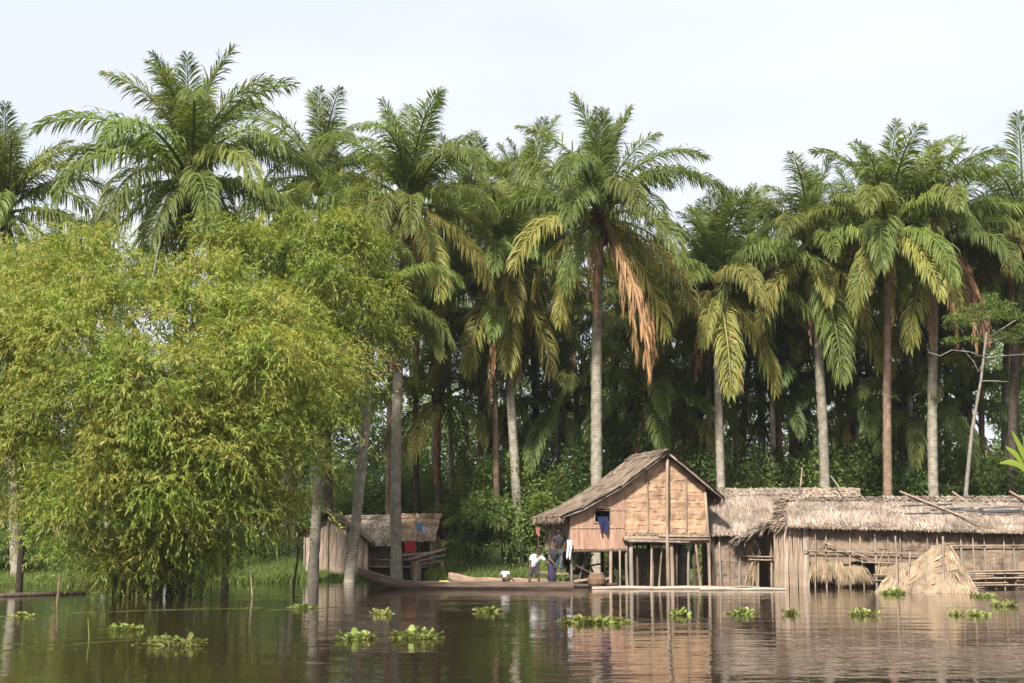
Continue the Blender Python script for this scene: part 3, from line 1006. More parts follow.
leafy_tree('bright green leafy tree behind the right side of the bamboo', 225, 560, 56,
           [(240, 245, 56, 55, 36), (300, 245, 57, 52, 38), (350, 250, 57, 46, 40), (285, 290, 55, 62, 42), (345, 300, 56, 50, 42), (358, 340, 56, 36, 34),
            (318, 355, 55, 50, 44), (328, 392, 56, 36, 32), (280, 350, 56, 60, 50), (298, 432, 57, 30, 28), (372, 296, 57, 30, 34), (380, 335, 57, 24, 24)],
           84000, 'bright_leaf', 21, 0.21, 0.046, 0.14, True, stems=6)
leafy_tree('green bush rising behind the left end of the bamboo', 20, 560, 54,
           [(10, 270, 54, 46, 40), (45, 260, 55, 40, 30), (0, 330, 54, 50, 50), (60, 300, 55, 50, 36)], 30000, 'bright_leaf', 22, 0.2, 0.05, 0.12, True)

# undergrowth shrubs along the bank between the trunks
SHR = [(15, 548, 66, 44, 26), (70, 552, 68, 40, 22), (225, 545, 68, 36, 28), (262, 548, 70, 36, 26), (300, 520, 78, 34, 26), (330, 500, 88, 44, 26), (372, 500, 86, 40, 26),
       (462, 548, 74, 24, 20), (470, 505, 84, 40, 30), (505, 520, 80, 34, 30), (540, 500, 84, 40, 34), (565, 470, 90, 44, 34), (520, 470, 92, 44, 30),
       (610, 455, 94, 46, 34), (655, 440, 96, 50, 34), (700, 465, 88, 40, 36), (745, 470, 90, 46, 36), (790, 465, 88, 44, 36), (845, 470, 86, 44, 36),
       (880, 460, 96, 46, 36), (910, 475, 84, 38, 32), (955, 470, 88, 46, 36), (1000, 478, 84, 44, 36), (435, 470, 96, 50, 34), (385, 470, 100, 50, 36)]
SHW = ['beside the log at the far left', 'behind the floating log at left', 'right of the bamboo base', 'left of the left hut', 'touching the left hut wall',
       'above the left hut ridge', 'behind the left hut roof', 'right of the stacked logs', 'in dark grove above the canoe', 'on the bank behind the seated child',
       'left of the stilt house veranda', 'above the low end of the stilt house roof', 'in the shade above the bending figure', 'behind the long slope of the gabled roof',
       'behind the gable peak', 'right of the gable peak', 'above the middle hut roof', 'above the join of the hut roofs', 'left of the reddish trunk',
       'deep behind the reddish trunk', 'behind the long hut ridge pole', 'near the dead-branched tree', 'under the banana leaves at right', 'far behind the stacked logs', 'far behind the left hut']
for i, ((px, py, Y, rx, rz), w) in enumerate(zip(SHR, SHW)):
    r = random.Random(i + 300)
    if Y > 76:
        Y = 67.8 + (Y - 66) * 0.17 if px > 475 else 79.5 + (Y - 78) * 0.2
    cs = [(px + r.uniform(-.6, .6) * rx, py + r.uniform(-.4, .9) * rz, Y + r.uniform(-1, 1), rx * r.uniform(.45, .8), rz * r.uniform(.5, .8)) for _ in range(5)]
    cs.append((px, py + rz * 1.2, Y, rx * 0.7, rz))
    leafy_tree('green undergrowth shrub ' + w, px, 560, Y, cs, 4600, 'bush_leaf', 400 + i, 0.21, 0.10, 0.06, False, 'shrub', 'shrub', 'undergrowth shrubs on the bank')


# forest closing the view behind the grove: one far mass of leaves
def forest():
    r = np.random.default_rng(77)
    cl = []
    for i in range(430):
        x = r.uniform(-58, 58)
        y = r.uniform(94, 108)
        top = 14.0 + 2.0 * math.sin(x * 0.22) + r.uniform(-2, 2)
        z = r.uniform(0.5, top)
        s = r.uniform(1.6, 3.4)
        cl.append((x, y, z, s, s, s * 0.8))
    V, T = clump_leaves(cl, 300000, 0.42, 0.19, 0.3, 0.2, 78)
    o = obj('forest', tri_mesh('forest', V, T), M['forest_leaf'])
    tag(o, 'dark forest mass closing the view behind the palms', None, None, 'stuff')


forest()


# ------------------------------------------------------------------ grass on the bank
def grass_patch(n, spots, seed):
    r = np.random.default_rng(seed)
    P, ln = [], []
    for (px0, px1, Y0, Y1, h, w) in spots:
        k = int(n * w)
        Y = r.uniform(Y0, Y1, k)
        px = r.uniform(px0, px1, k)
        x = (px - 512) / F * Y
        z = np.array([max(ground_z(a, b), -0.25) for a, b in zip(x, Y)])
        tuft = 0.6 + 0.6 * (np.sin(x * 2.3 + Y) * np.sin(Y * 1.7 - x) * 0.5 + 0.5)
        P.append(np.stack([x, Y, z], 1))
        ln.append(h * tuft * r.uniform(0.5, 1.2, k))
    P = np.concatenate(P)
    ln = np.concatenate(ln)
    n = len(P)
    D = np.stack([r.normal(0, 0.3, n), r.normal(0, 0.3, n), np.ones(n)], 1)
    m = P + unit(D) * (ln * 0.55)[:, None]
    D2 = unit(D + np.stack([r.normal(0, 0.6, n), r.normal(0, 0.6, n), np.zeros(n)], 1))
    t = m + D2 * (ln * 0.5)[:, None]
    S = unit(np.stack([r.normal(1, 0.5, n), r.normal(0, 0.5, n), np.zeros(n)], 1)) * (0.014 * r.uniform(0.8, 1.6, n))[:, None]
    V = np.stack([P - S, P + S, m + S, m - S, t], 1).reshape(-1, 3)
    k = np.arange(n)[:, None] * 5
    T = np.concatenate([k + [0, 1, 2], k + [0, 2, 3], k + [3, 2, 4]], 1).reshape(-1, 3)
    o = obj('grass', tri_mesh('grass', V, T), M['grass'])
    tag(o, 'tall green grass growing along the flooded bank', None, None, 'stuff')


grass_patch(60000, [(430, 560, 63, 72, 0.75, 0.30), (200, 305, 61.5, 69, 0.8, 0.22), (-40, 120, 58, 68, 0.7, 0.24), (300, 385, 63.6, 66.2, 0.5, 0.10), (-60, 1080, 74, 88, 0.7, 0.35),
                    (440, 520, 61.5, 63.5, 0.4, 0.05)], 31)


# ------------------------------------------------------------------ huts: shared pieces
def thatch_blades(mb_v, mb_t, off, A, B, C, D, rows, step=0.042, ln=0.5, wd=0.075, rag=0.10, lift=0.020, seed=0):
    """courses of overlapping leaf strips; A-B upper edge, C-D lower edge (local coordinates)"""
    r = np.random.default_rng(seed)
    A, B, C, D = [np.array(p, float) for p in (A, B, C, D)]
    down = unit(((C - A) + (D - B))[None])[0]
    along = unit(((B - A) + (D - C))[None])[0]
    nrm = np.cross(along, down)
    if nrm[2] < 0:
        nrm = -nrm
    wmax = max(np.linalg.norm(B - A), np.linalg.norm(D - C))
    n = int(wmax / step)
    for i in range(rows):
        v = (i + 0.6) / rows
        L0, R0 = A + (C - A) * v, B + (D - B) * v
        u = (np.arange(n) + r.random(n)) / n
        P = L0 + (R0 - L0) * u[:, None]
        lnn = ln * r.uniform(0.75, 1.25, n)
        skew = r.normal(0, 0.16, n)
        d = unit(down + along * skew[:, None] + nrm * r.normal(0.0, 0.05, (n, 1)))
        top = P - d * lnn[:, None] * 0.75 + nrm * (0.012 + 0.02 * r.random((n, 1)))
        bot = P + d * (lnn * 0.25 + rag * (r.random(n) - 0.3))[:, None] + nrm * (lift * (0.5 + r.random((n, 1)))) + np.array([0, 0, -0.03 if i == rows - 1 else 0])
        top = np.where((((top - A) @ down) < 0.0)[:, None], top - down * ((top - A) @ down)[:, None], top)
        s = along * (wd * r.uniform(0.6, 1.3, n) / 2)[:, None]
        V = np.stack([top - s, top + s, bot + s * 0.8, bot - s * 0.8], 1).reshape(-1, 3)
        k = np.arange(n)[:, None] * 4 + off
        mb_v.append(V)
        mb_t.append(np.concatenate([k + [0, 1, 2], k + [0, 2, 3]], 1).reshape(-1, 3))
        off += len(V)
    return off


def thatch_roof(parent, profile, y0, y1, mat, seed=0, wd=0.075, ln=0.5, rows_per_m=5.0, thick=0.07, ridge=True, axis='y', sag=0.0, name='roof'):
    """profile: (x, z) points across the roof, ridge included; runs along local y (or x) from y0 to y1. One part > thatch, ridge cap"""
    def P(c, z, l):
        return (c, l, z) if axis == 'y' else (l, c, z)
    mb = MB()
    n = len(profile)
    vs = []
    for l in (y0, y1):
        for c, z in profile:
            vs.append(P(c, z, l))
        for c, z in profile:
            vs.append(P(c, z - thick, l))
    fs = []
    for i in range(n - 1):
        fs.append((i, i + 1, 2 * n + i + 1, 2 * n + i))
        fs.append((n + i, 3 * n + i, 3 * n + i + 1, n + i + 1))
        fs.append((i, n + i, n + i + 1, i + 1))
        fs.append((2 * n + i, 2 * n + i + 1, 3 * n + i + 1, 3 * n + i))
    fs.append((0, 2 * n, 3 * n, n))
    fs.append((n - 1, 2 * n - 1, 4 * n - 1, 3 * n - 1))
    mb.add(vs, fs)
    roof = obj(name, mb, M['roof_under'], parent)
    top = max(range(n), key=lambda i: profile[i][1])
    vv, tt, off = [], [], 0
    for i in range(n - 1):
        hi, lo = (i, i + 1) if i >= top else (i + 1, i)
        A, B = P(*profile[hi], y0 - .05), P(*profile[hi], y1 + .05)
        C, D = P(*profile[lo], y0 - .05), P(*profile[lo], y1 + .05)
        sl = math.dist(profile[hi], profile[lo])
        off = thatch_blades(vv, tt, off, A, B, C, D, max(3, int(sl * rows_per_m)), ln=ln, wd=wd, seed=seed * 10 + i)
    obj('thatch', tri_mesh('thatch', np.concatenate(vv), np.concatenate(tt)), mat, roof, kind='stuff')
    if ridge:
        vv, tt, off = [], [], 0
        rx, rz = profile[top]
        for sg in (-1, 1):
            nb = profile[top + sg] if 0 <= top + sg < n else (rx + sg * 1.0, rz - .7)
            d = Vector((nb[0] - rx, nb[1] - rz)).normalized()
            A, B = P(rx - sg * .03, rz + .06, y0 - .08), P(rx - sg * .03, rz + .06, y1 + .08)
            C, D = P(rx + d.x * .38, rz + d.y * .38 + .05, y0 - .08), P(rx + d.x * .38, rz + d.y * .38 + .05, y1 + .08)
            off = thatch_blades(vv, tt, off, A, B, C, D, 2, ln=0.4, wd=wd * 1.2, rag=0.2, lift=0.06, seed=seed * 10 + 7 + sg)
        obj('ridge_cap', tri_mesh('ridge_cap', np.concatenate(vv), np.concatenate(tt)), mat, roof, kind='stuff')
    return roof


def strip_wall(parent, x0, x1, zb, ztop, y, w, mat, name='slat_wall', hole=None, thick=0.025, jit=0.012, gap=0.0, axis='x', ragged=0.0):
    """upright strips set side by side; ztop is a function of x"""
    mb = MB()
    x = x0
    r = random.Random(int(x0 * 100) + 3)
    while x < x1 - 1e-4:
        ww = min(w * r.uniform(0.8, 1.2), x1 - x)
        xc = x + ww / 2
        zt = ztop(xc)
        zz = [(zb - r.uniform(0, ragged), zt)]
        if hole and hole[0] < xc < hole[1]:
            zz = [(zb, hole[2]), (hole[3], zt)]
        for a, b in zz:
            c = (xc, y + r.uniform(-jit, jit), (a + b) / 2)
            s = (ww * 0.985 - gap, thick, b - a)
            if axis == 'y':
                c = (y + r.uniform(-jit, jit), xc, (a + b) / 2)
                s = (thick, ww * 0.985 - gap, b - a)
            mb.box(c, s)
        x += ww
    return obj(name, mb, M[mat], parent)


def mat_panel(parent, x0, x1, z0, z1, y, mat, ztop=None, course=0.22, name='mat_panel', axis='x', bow=0.03):
    """panel of lapped leaf-mat courses"""
    mb = MB()
    r = random.Random(int(x0 * 97 + z0 * 31 + y * 13))
    z = z0
    n = 5
    while z < z1 - 0.02:
        h = min(course * r.uniform(0.8, 1.2), z1 - z)
        vs = []
        for k in range(n + 1):
            x = x0 + (x1 - x0) * k / n
            zt = min(z + h + 0.05, ztop(x)) if ztop else z + h + 0.05
            zl = min(z + r.uniform(-0.02, 0.02), zt - 0.005)
            o = r.uniform(-0.012, 0.012) - bow * 0.4 * math.sin(k * 1.7 + z * 3)
            for zz, yy in ((zl, y - 0.012 + o), (zt, y + o), (zl, y + 0.0 + o), (zt, y + 0.02 + o)):
                vs.append((x, yy, zz) if axis == 'x' else (yy, x, zz))
        fs = []
        for k in range(n):
            a, b = 4 * k, 4 * k + 4
            fs += [(a, b, b + 1, a + 1), (a + 2, a + 3, b + 3, b + 2), (a, a + 2, b + 2, b), (a + 1, b + 1, b + 3, a + 3)]
        fs += [(0, 1, 3, 2), (4 * n, 4 * n + 2, 4 * n + 3, 4 * n + 1)]
        mb.add(vs, fs)
        z += h
    return obj(name, mb, M[mat], parent)


def post(parent, a, b, r, mat='pole', name='post', bend=0.012):
    mb = MB()
    mb.pole(a, b, r, None, 7, bend)
    return obj(name, mb.mesh(name, True), M[mat], parent)


def lerp_profile(prof):
    def f(x):
        for (xa, za), (xb, zb) in zip(prof[:-1], prof[1:]):
            if xa <= x <= xb:
                return za + (zb - za) * (x - xa) / (xb - xa)
        return prof[0][1] if x < prof[0][0] else prof[-1][1]
    return f


# ------------------------------------------------------------------ the stilt house
def stilt_house():
    b = on_z(667, 586.6, 0)
    h = thing('stilt_house', 'gabled thatched house on wooden stilts with red-brown slat room and window', 'house', (b.x, b.y, 0), R(14))
    prof = [(-4.5, 2.80), (-3.6, 3.10), (-2.0, 3.98), (-1.0, 4.70), (0, 5.40), (2.35, 3.55)]
    under = lerp_profile([(x, z - 0.10) for x, z in prof])
    rf = thatch_roof(h, prof, -0.38, 3.9, M['thatch'], 1, wd=0.10, ln=0.6)
    # ragged straw fringe under the right-hand eave and along the left eave
    for nm, xa, za in (('eave_fringe', 2.33, 3.62), ('eave_fringe', -4.48, 2.80)):
        r = np.random.default_rng(5)
        n = 900
        P = np.stack([xa + r.normal(0, 0.05, n), r.uniform(-0.4, 3.9, n), za + r.uniform(-0.08, 0.05, n)], 1)
        D = np.stack([r.normal(0, 0.22, n), r.normal(0, 0.15, n), -np.ones(n)], 1)
        V, T = leaf_arrays(P, D, np.tile([0.3, -1.0, 0.0], (n, 1)) + r.normal(0, .3, (n, 3)), r.uniform(0.15, 0.5 if xa > 0 else 0.32, n), r.uniform(0.03, 0.06, n))
        obj(nm, tri_mesh(nm, V, T), M['thatch'], rf, kind='stuff')
    # barge boards: poles along the front edge of the thatch
    for (xa, za), (xb, zb) in zip(prof[:-1], prof[1:]):
        post(h, (xa, -0.36, za - 0.10), (xb, -0.36, zb - 0.10), 0.045, 'pole_grey', 'rafter', 0.004)
    # gable of mat panels between battens
    edges = [-1.72, -0.78, 0.02, 0.85, 1.72]
    for i in range(len(edges) - 1):
        a, c = edges[i] + 0.004, edges[i + 1] - 0.004
        mat_panel(h, a, c, 2.12, 5.45, 0.0 + 0.012 * (i % 2), 'mat', under, 0.17)
    for x in edges[1:-1]:
        zt = under(x) - 0.03
        if x == 0.02:
            continue
        post(h, (x, -0.055, 1.85 if x in (-0.78, 0.85) else 2.12), (x + random.uniform(-.03, .03), -0.055, zt), 0.028, 'pole', 'batten', 0.006)
    # floor edge: bundled logs with their ends showing
    mb = MB()
    for i in range(34):
        x = -1.72 + 3.45 * i / 33
        mb.pole((x, -0.17, 2.06 + random.uniform(-.03, .03)), (x + random.uniform(-.03, .03), 3.7, 2.05), 0.06, 0.06, 6)
    obj('floor_joist', mb, M['plank'], h, kind='stuff')
    post(h, (-1.85, -0.14, 1.90), (1.75, -0.14, 1.86), 0.115, 'plank', 'floor_beam', 0.006)
    post(h, (-1.6, -0.03, 1.78), (1.6, -0.03, 1.74), 0.07, 'plank', 'floor_beam', 0.008)
    post(h, (-1.7, -0.2, 1.80), (0.9, -0.2, 1.74), 0.055, 'pole_grey', 'floor_beam', 0.012)
    post(h, (-0.4, -0.22, 2.0), (1.8, -0.22, 1.97), 0.05, 'pole', 'floor_beam', 0.012)
    # slat room
    strip_wall(h, -4.02, -1.74, 1.46, under, -0.02, 0.075, 'slat', hole=(-3.0, -2.38, 2.55, 3.08), jit=0.010)
    wl = MB()
    for x in (-3.02, -2.36):
        wl.box((x, -0.045, 2.815), (0.05, 0.05, 0.6))
    for z in (2.53, 3.10):
        wl.box((-2.69, -0.047, z), (0.71, 0.05, 0.05))
    win = obj('window', wl, M['plank'], h)
    mb = MB()
    mb.box((-2.88, 1.0, 2.5), (2.28, 2.0, 0.07))
    # room shell behind the window
    obj('room_floor', MB().box((-2.88, 1.85, 1.44), (2.26, 3.6, 0.07)), M['plank'], h)
    strip_wall(h, 0.04, 3.7, 1.47, lambda y: 2.95, -4.0, 0.12, 'plank', 'side_wall', axis='y')
    strip_wall(h, -4.0, 1.7, 1.6, under, 3.72, 0.14, 'plank', 'back_wall')
    strip_wall(h, 0.04, 3.7, 2.12, lambda y: 3.9, 1.72, 0.14, 'plank', 'side_wall', axis='y')
    for z in (1.50, 2.3, 3.0):
        post(h, (-4.0, -0.045, z), (-1.76, -0.045, z + .01), 0.013, 'slat', 'batten', 0.002)
    post(h, (-4.05, -0.02, 1.40), (-1.7, -0.02, 1.42), 0.06, 'pole_dark', 'floor_beam', 0.004)
    # floor of the gable room
    obj('room_floor', MB().box((0, 1.85, 2.14), (3.4, 3.5, 0.05)), M['plank'], h)
    # posts: pale ones at the front, dark ones behind
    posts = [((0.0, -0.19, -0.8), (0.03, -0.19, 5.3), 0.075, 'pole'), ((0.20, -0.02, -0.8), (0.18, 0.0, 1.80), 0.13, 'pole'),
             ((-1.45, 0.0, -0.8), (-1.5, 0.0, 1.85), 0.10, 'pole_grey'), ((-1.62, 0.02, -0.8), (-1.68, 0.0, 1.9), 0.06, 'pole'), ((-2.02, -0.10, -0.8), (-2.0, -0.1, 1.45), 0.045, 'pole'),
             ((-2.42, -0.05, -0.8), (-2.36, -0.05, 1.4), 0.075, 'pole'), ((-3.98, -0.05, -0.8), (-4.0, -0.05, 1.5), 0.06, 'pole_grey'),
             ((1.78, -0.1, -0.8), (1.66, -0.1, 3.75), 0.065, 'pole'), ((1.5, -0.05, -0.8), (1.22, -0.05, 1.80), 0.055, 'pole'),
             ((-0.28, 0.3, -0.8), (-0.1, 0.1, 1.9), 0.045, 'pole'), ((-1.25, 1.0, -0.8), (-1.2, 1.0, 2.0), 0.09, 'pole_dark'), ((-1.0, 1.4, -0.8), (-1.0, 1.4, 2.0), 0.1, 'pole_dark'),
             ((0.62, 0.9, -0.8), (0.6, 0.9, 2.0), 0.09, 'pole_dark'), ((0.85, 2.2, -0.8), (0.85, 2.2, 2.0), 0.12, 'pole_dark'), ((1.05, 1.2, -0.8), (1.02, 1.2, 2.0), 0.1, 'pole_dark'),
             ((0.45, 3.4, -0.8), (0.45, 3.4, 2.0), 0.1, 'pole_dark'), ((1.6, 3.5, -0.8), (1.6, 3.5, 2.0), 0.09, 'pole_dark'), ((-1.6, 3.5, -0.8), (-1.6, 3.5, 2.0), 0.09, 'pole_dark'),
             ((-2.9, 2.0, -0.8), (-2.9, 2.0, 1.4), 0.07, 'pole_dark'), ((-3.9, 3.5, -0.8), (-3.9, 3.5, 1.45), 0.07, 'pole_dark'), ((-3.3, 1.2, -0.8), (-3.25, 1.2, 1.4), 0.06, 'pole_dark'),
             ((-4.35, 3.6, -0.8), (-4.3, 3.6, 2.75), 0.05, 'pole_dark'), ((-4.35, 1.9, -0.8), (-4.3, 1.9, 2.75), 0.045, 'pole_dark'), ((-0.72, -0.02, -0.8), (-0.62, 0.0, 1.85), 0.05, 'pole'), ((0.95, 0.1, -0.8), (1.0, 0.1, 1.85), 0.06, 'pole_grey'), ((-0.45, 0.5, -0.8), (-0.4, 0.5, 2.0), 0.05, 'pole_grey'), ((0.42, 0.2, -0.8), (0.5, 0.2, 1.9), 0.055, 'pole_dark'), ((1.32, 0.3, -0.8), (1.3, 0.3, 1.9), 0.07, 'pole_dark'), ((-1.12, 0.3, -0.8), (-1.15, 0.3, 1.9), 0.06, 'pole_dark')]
    for a, c, r, m in posts:
        post(h, a, c, r, m)
    # braces under the slat room
    for a, c in (((-3.9, 0.5, -0.2), (-2.9, 0.6, 1.3)), ((-3.3, 0.4, 1.25), (-2.6, 0.9, 0.1)), ((-3.8, 0.8, 0.65), (-2.5, 0.8, 0.9)), ((-3.6, 0.3, 0.1), (-3.2, 0.5, 1.3)), ((-3.95, 0.2, 0.95), (-3.0, 0.3, 0.5))):
        post(h, a, c, 0.045, 'pole_dark', 'brace')
    # matting hung under the house at the back
    for xa, xb in ((-0.95, -0.1), (-0.08, 0.75), (0.78, 1.65)):
        mat_panel(h, xa, xb, -0.1, 1.45, 1.75, 'mat_grey', None, 0.3, 'mat_panel')
    # veranda deck and steps at the left end
    mb = MB()
    for i in range(12):
        mb.box((-4.3, 0.45 + i * 0.27, 0.52 + random.uniform(-.01, .01)), (0.62, 0.25, 0.05))
    obj('veranda_deck', mb, M['plank'], h)
    return h


house = stilt_house()
HM = Matrix.Translation(house.location) @ Matrix.Rotation(R(14), 4, 'Z')


def hw(x, y, z):
    return HM @ Vector((x, y, z))


# cloth hanging out of the window
def cloth(name, label, cat, mat, w, h, loc, rz=0.0, wave=0.05, taper=0.8, seed=0, thick=0.015):
    r = random.Random(seed)
    mb = MB()
    nu, nv = 8, 9
    ph = [r.uniform(0, 6) for _ in range(3)]
    for sgn in (0, 1):
        vs = []
        for j in range(nv + 1):
            v = j / nv
            for i in range(nu + 1):
                u = i / nu - 0.5
                ww = w * (1 - (1 - taper) * v ** 1.5)
                y = wave * math.sin(u * 9 + ph[0] + v) * (0.4 + v) + wave * 0.5 * math.sin(u * 17 + ph[1])
                vs.append((u * ww + 0.03 * math.sin(v * 5 + ph[2]), y - thick * sgn, -h * v * (1 + 0.1 * math.sin(u * 7 + ph[1]))))
        fs = [(j * (nu + 1) + i, j * (nu + 1) + i + 1, (j + 1) * (nu + 1) + i + 1, (j + 1) * (nu + 1) + i) for j in range(nv) for i in range(nu)]
        mb.add(vs, fs)
    o = obj(name, mb.mesh(name, True), M[mat], None, loc, (0, 0, rz))
    return tag(o, label, cat)


cloth('hanging_cloth', 'dark blue cloth hanging out of the stilt house window', 'cloth', 'blue_cloth', 0.44, 0.62, hw(-2.66, -0.13, 2.76), R(14), 0.05, 0.62, 1)
cloth('hanging_cloth', 'white cloth hanging at the corner of the veranda beside the slat wall', 'cloth', 'white_cloth', 0.2, 0.7, hw(-4.12, -0.2, 1.85), R(14), 0.04, 0.7, 2)
cloth('hanging_cloth', 'pink cloth hanging under the low left eave of the stilt house', 'cloth', 'pink_cloth', 0.16, 0.42, hw(-4.42, 3.3, 2.40), R(14), 0.03, 0.8, 3)


# ------------------------------------------------------------------ the huts on the right
def middle_hut():
    b = on_z(757, 585.5, 0)
    h = thing('thatched_hut', 'low thatched hut with open doorway right of the stilt house', 'hut', (b.x, b.y, 0), R(-2))
    # ridge along local x
    prof = [(-0.35, 2.06), (0.9, 2.95), (2.1, 3.95), (4.4, 2.2)]
    thatch_roof(h, prof, -1.95, 2.2, M['thatch_grey'], 3, wd=0.055, ln=0.5, axis='x')
    for i, (a, c) in enumerate(((-1.8, -1.1), (-1.08, -0.4), (-0.38, -0.16))):
        mat_panel(h, a, c, -0.15, 2.15, 0.0, 'mat_grey', None, 0.5)
    mat_panel(h, 0.55, 1.2, -0.15, 2.2, 0.05, 'mat_grey', None, 0.5)
    for x, t, m in ((-1.75, 2.1, 'pole'), (-1.45, 2.1, 'pole_grey'), (-0.75, 2.2, 'pole_grey'), (-0.17, 2.2, 'pole'), (0.0, 2.1, 'pole_grey'), (0.55, 2.2, 'pole'), (0.85, 2.2, 'plank')):
        post(h, (x, -0.08, -0.8), (x + random.uniform(-.1, .1), -0.08, t), random.uniform(0.04, 0.065), m)
    for z, x0, x1 in ((1.18, -0.6, 0.75), (1.05, -0.35, 0.62)):
        post(h, (x0, -0.17, z), (x1, -0.17, z - 0.03), 0.04, 'pole', 'rail')
    strip_wall(h, -1.85, 2.1, -0.3, lambda x: 2.3, 3.6, 0.15, 'plank', 'back_wall')
    # curled porch hood of old leaves over the doorway
    r = np.random.default_rng(9)
    n = 1300
    u = r.uniform(0, 1, n)
    x = -0.75 + 2.0 * u
    z = 1.95 + 0.85 * np.sin(u * 1.35) ** 1.3
    P = np.stack([x, r.uniform(-0.75, 0.1, n), z + r.normal(0, 0.04, n)], 1)
    D = np.stack([-0.8 + r.normal(0, .3, n), -0.25 + r.normal(0, .3, n), -0.55 + r.normal(0, .25, n)], 1)
    V, T = leaf_arrays(P, D, np.tile([-.4, -.3, 1.0], (n, 1)) + r.normal(0, .3, (n, 3)), r.uniform(0.25, 0.6, n), r.uniform(0.05, 0.11, n))
    obj('porch_hood', tri_mesh('porch_hood', V, T), M['thatch_grey'], h, kind='stuff')
    post(h, (-0.7, -0.7, 1.95), (1.2, -0.7, 2.75), 0.04, 'pole_grey', 'hood_pole')
    # tufts hanging beside the door
    for xx, zz, nm in ((-0.22, 1.75, 'door_fringe'), (-0.15, 0.8, 'door_fringe')):
        n = 70
        P = np.stack([xx + r.normal(0, 0.08, n), r.uniform(-0.15, 0.0, n), zz + r.normal(0, 0.25, n)], 1)
        D = np.stack([r.normal(0, .2, n), r.normal(0, .15, n), -np.ones(n)], 1)
        V, T = leaf_arrays(P, D, np.tile([.2, -1., 0], (n, 1)), r.uniform(0.3, 0.7, n), r.uniform(0.03, 0.06, n))
        obj(nm, tri_mesh(nm, V, T), M['straw'], h, kind='stuff')


def rear_hut():
    b = on_z(828, 582.5, 0)
    h = thing('thatched_hut', 'thatched hut behind, only its pale ridge showing over the long hut', 'hut', (b.x, b.y + 1.0, 0), R(-2))
    prof = [(-0.3, 2.2), (2.0, 4.12), (4.3, 2.2)]
    thatch_roof(h, prof, -2.2, 2.0, M['thatch'], 4, wd=0.08, ln=0.5, axis='x')
    strip_wall(h, -2.0, 1.8, -0.5, lambda x: 2.5, 0.1, 0.16, 'plank', 'front_wall')
    for x in (-2.0, 0.0, 1.8):
        post(h, (x, 0.0, -0.8), (x, 0.0, 2.4), 0.07, 'pole_grey')
        post(h, (x, 4.0, -0.8), (x, 4.0, 2.4), 0.07, 'pole_grey')
    post(h, (-0.6, 1.6, 4.2), (-0.5, 1.6, 5.1), 0.04, 'pole', 'ridge_pole')
    post(h, (1.2, 1.2, 4.0), (0.9, 2.2, 4.75), 0.04, 'pole_grey', 'ridge_pole')


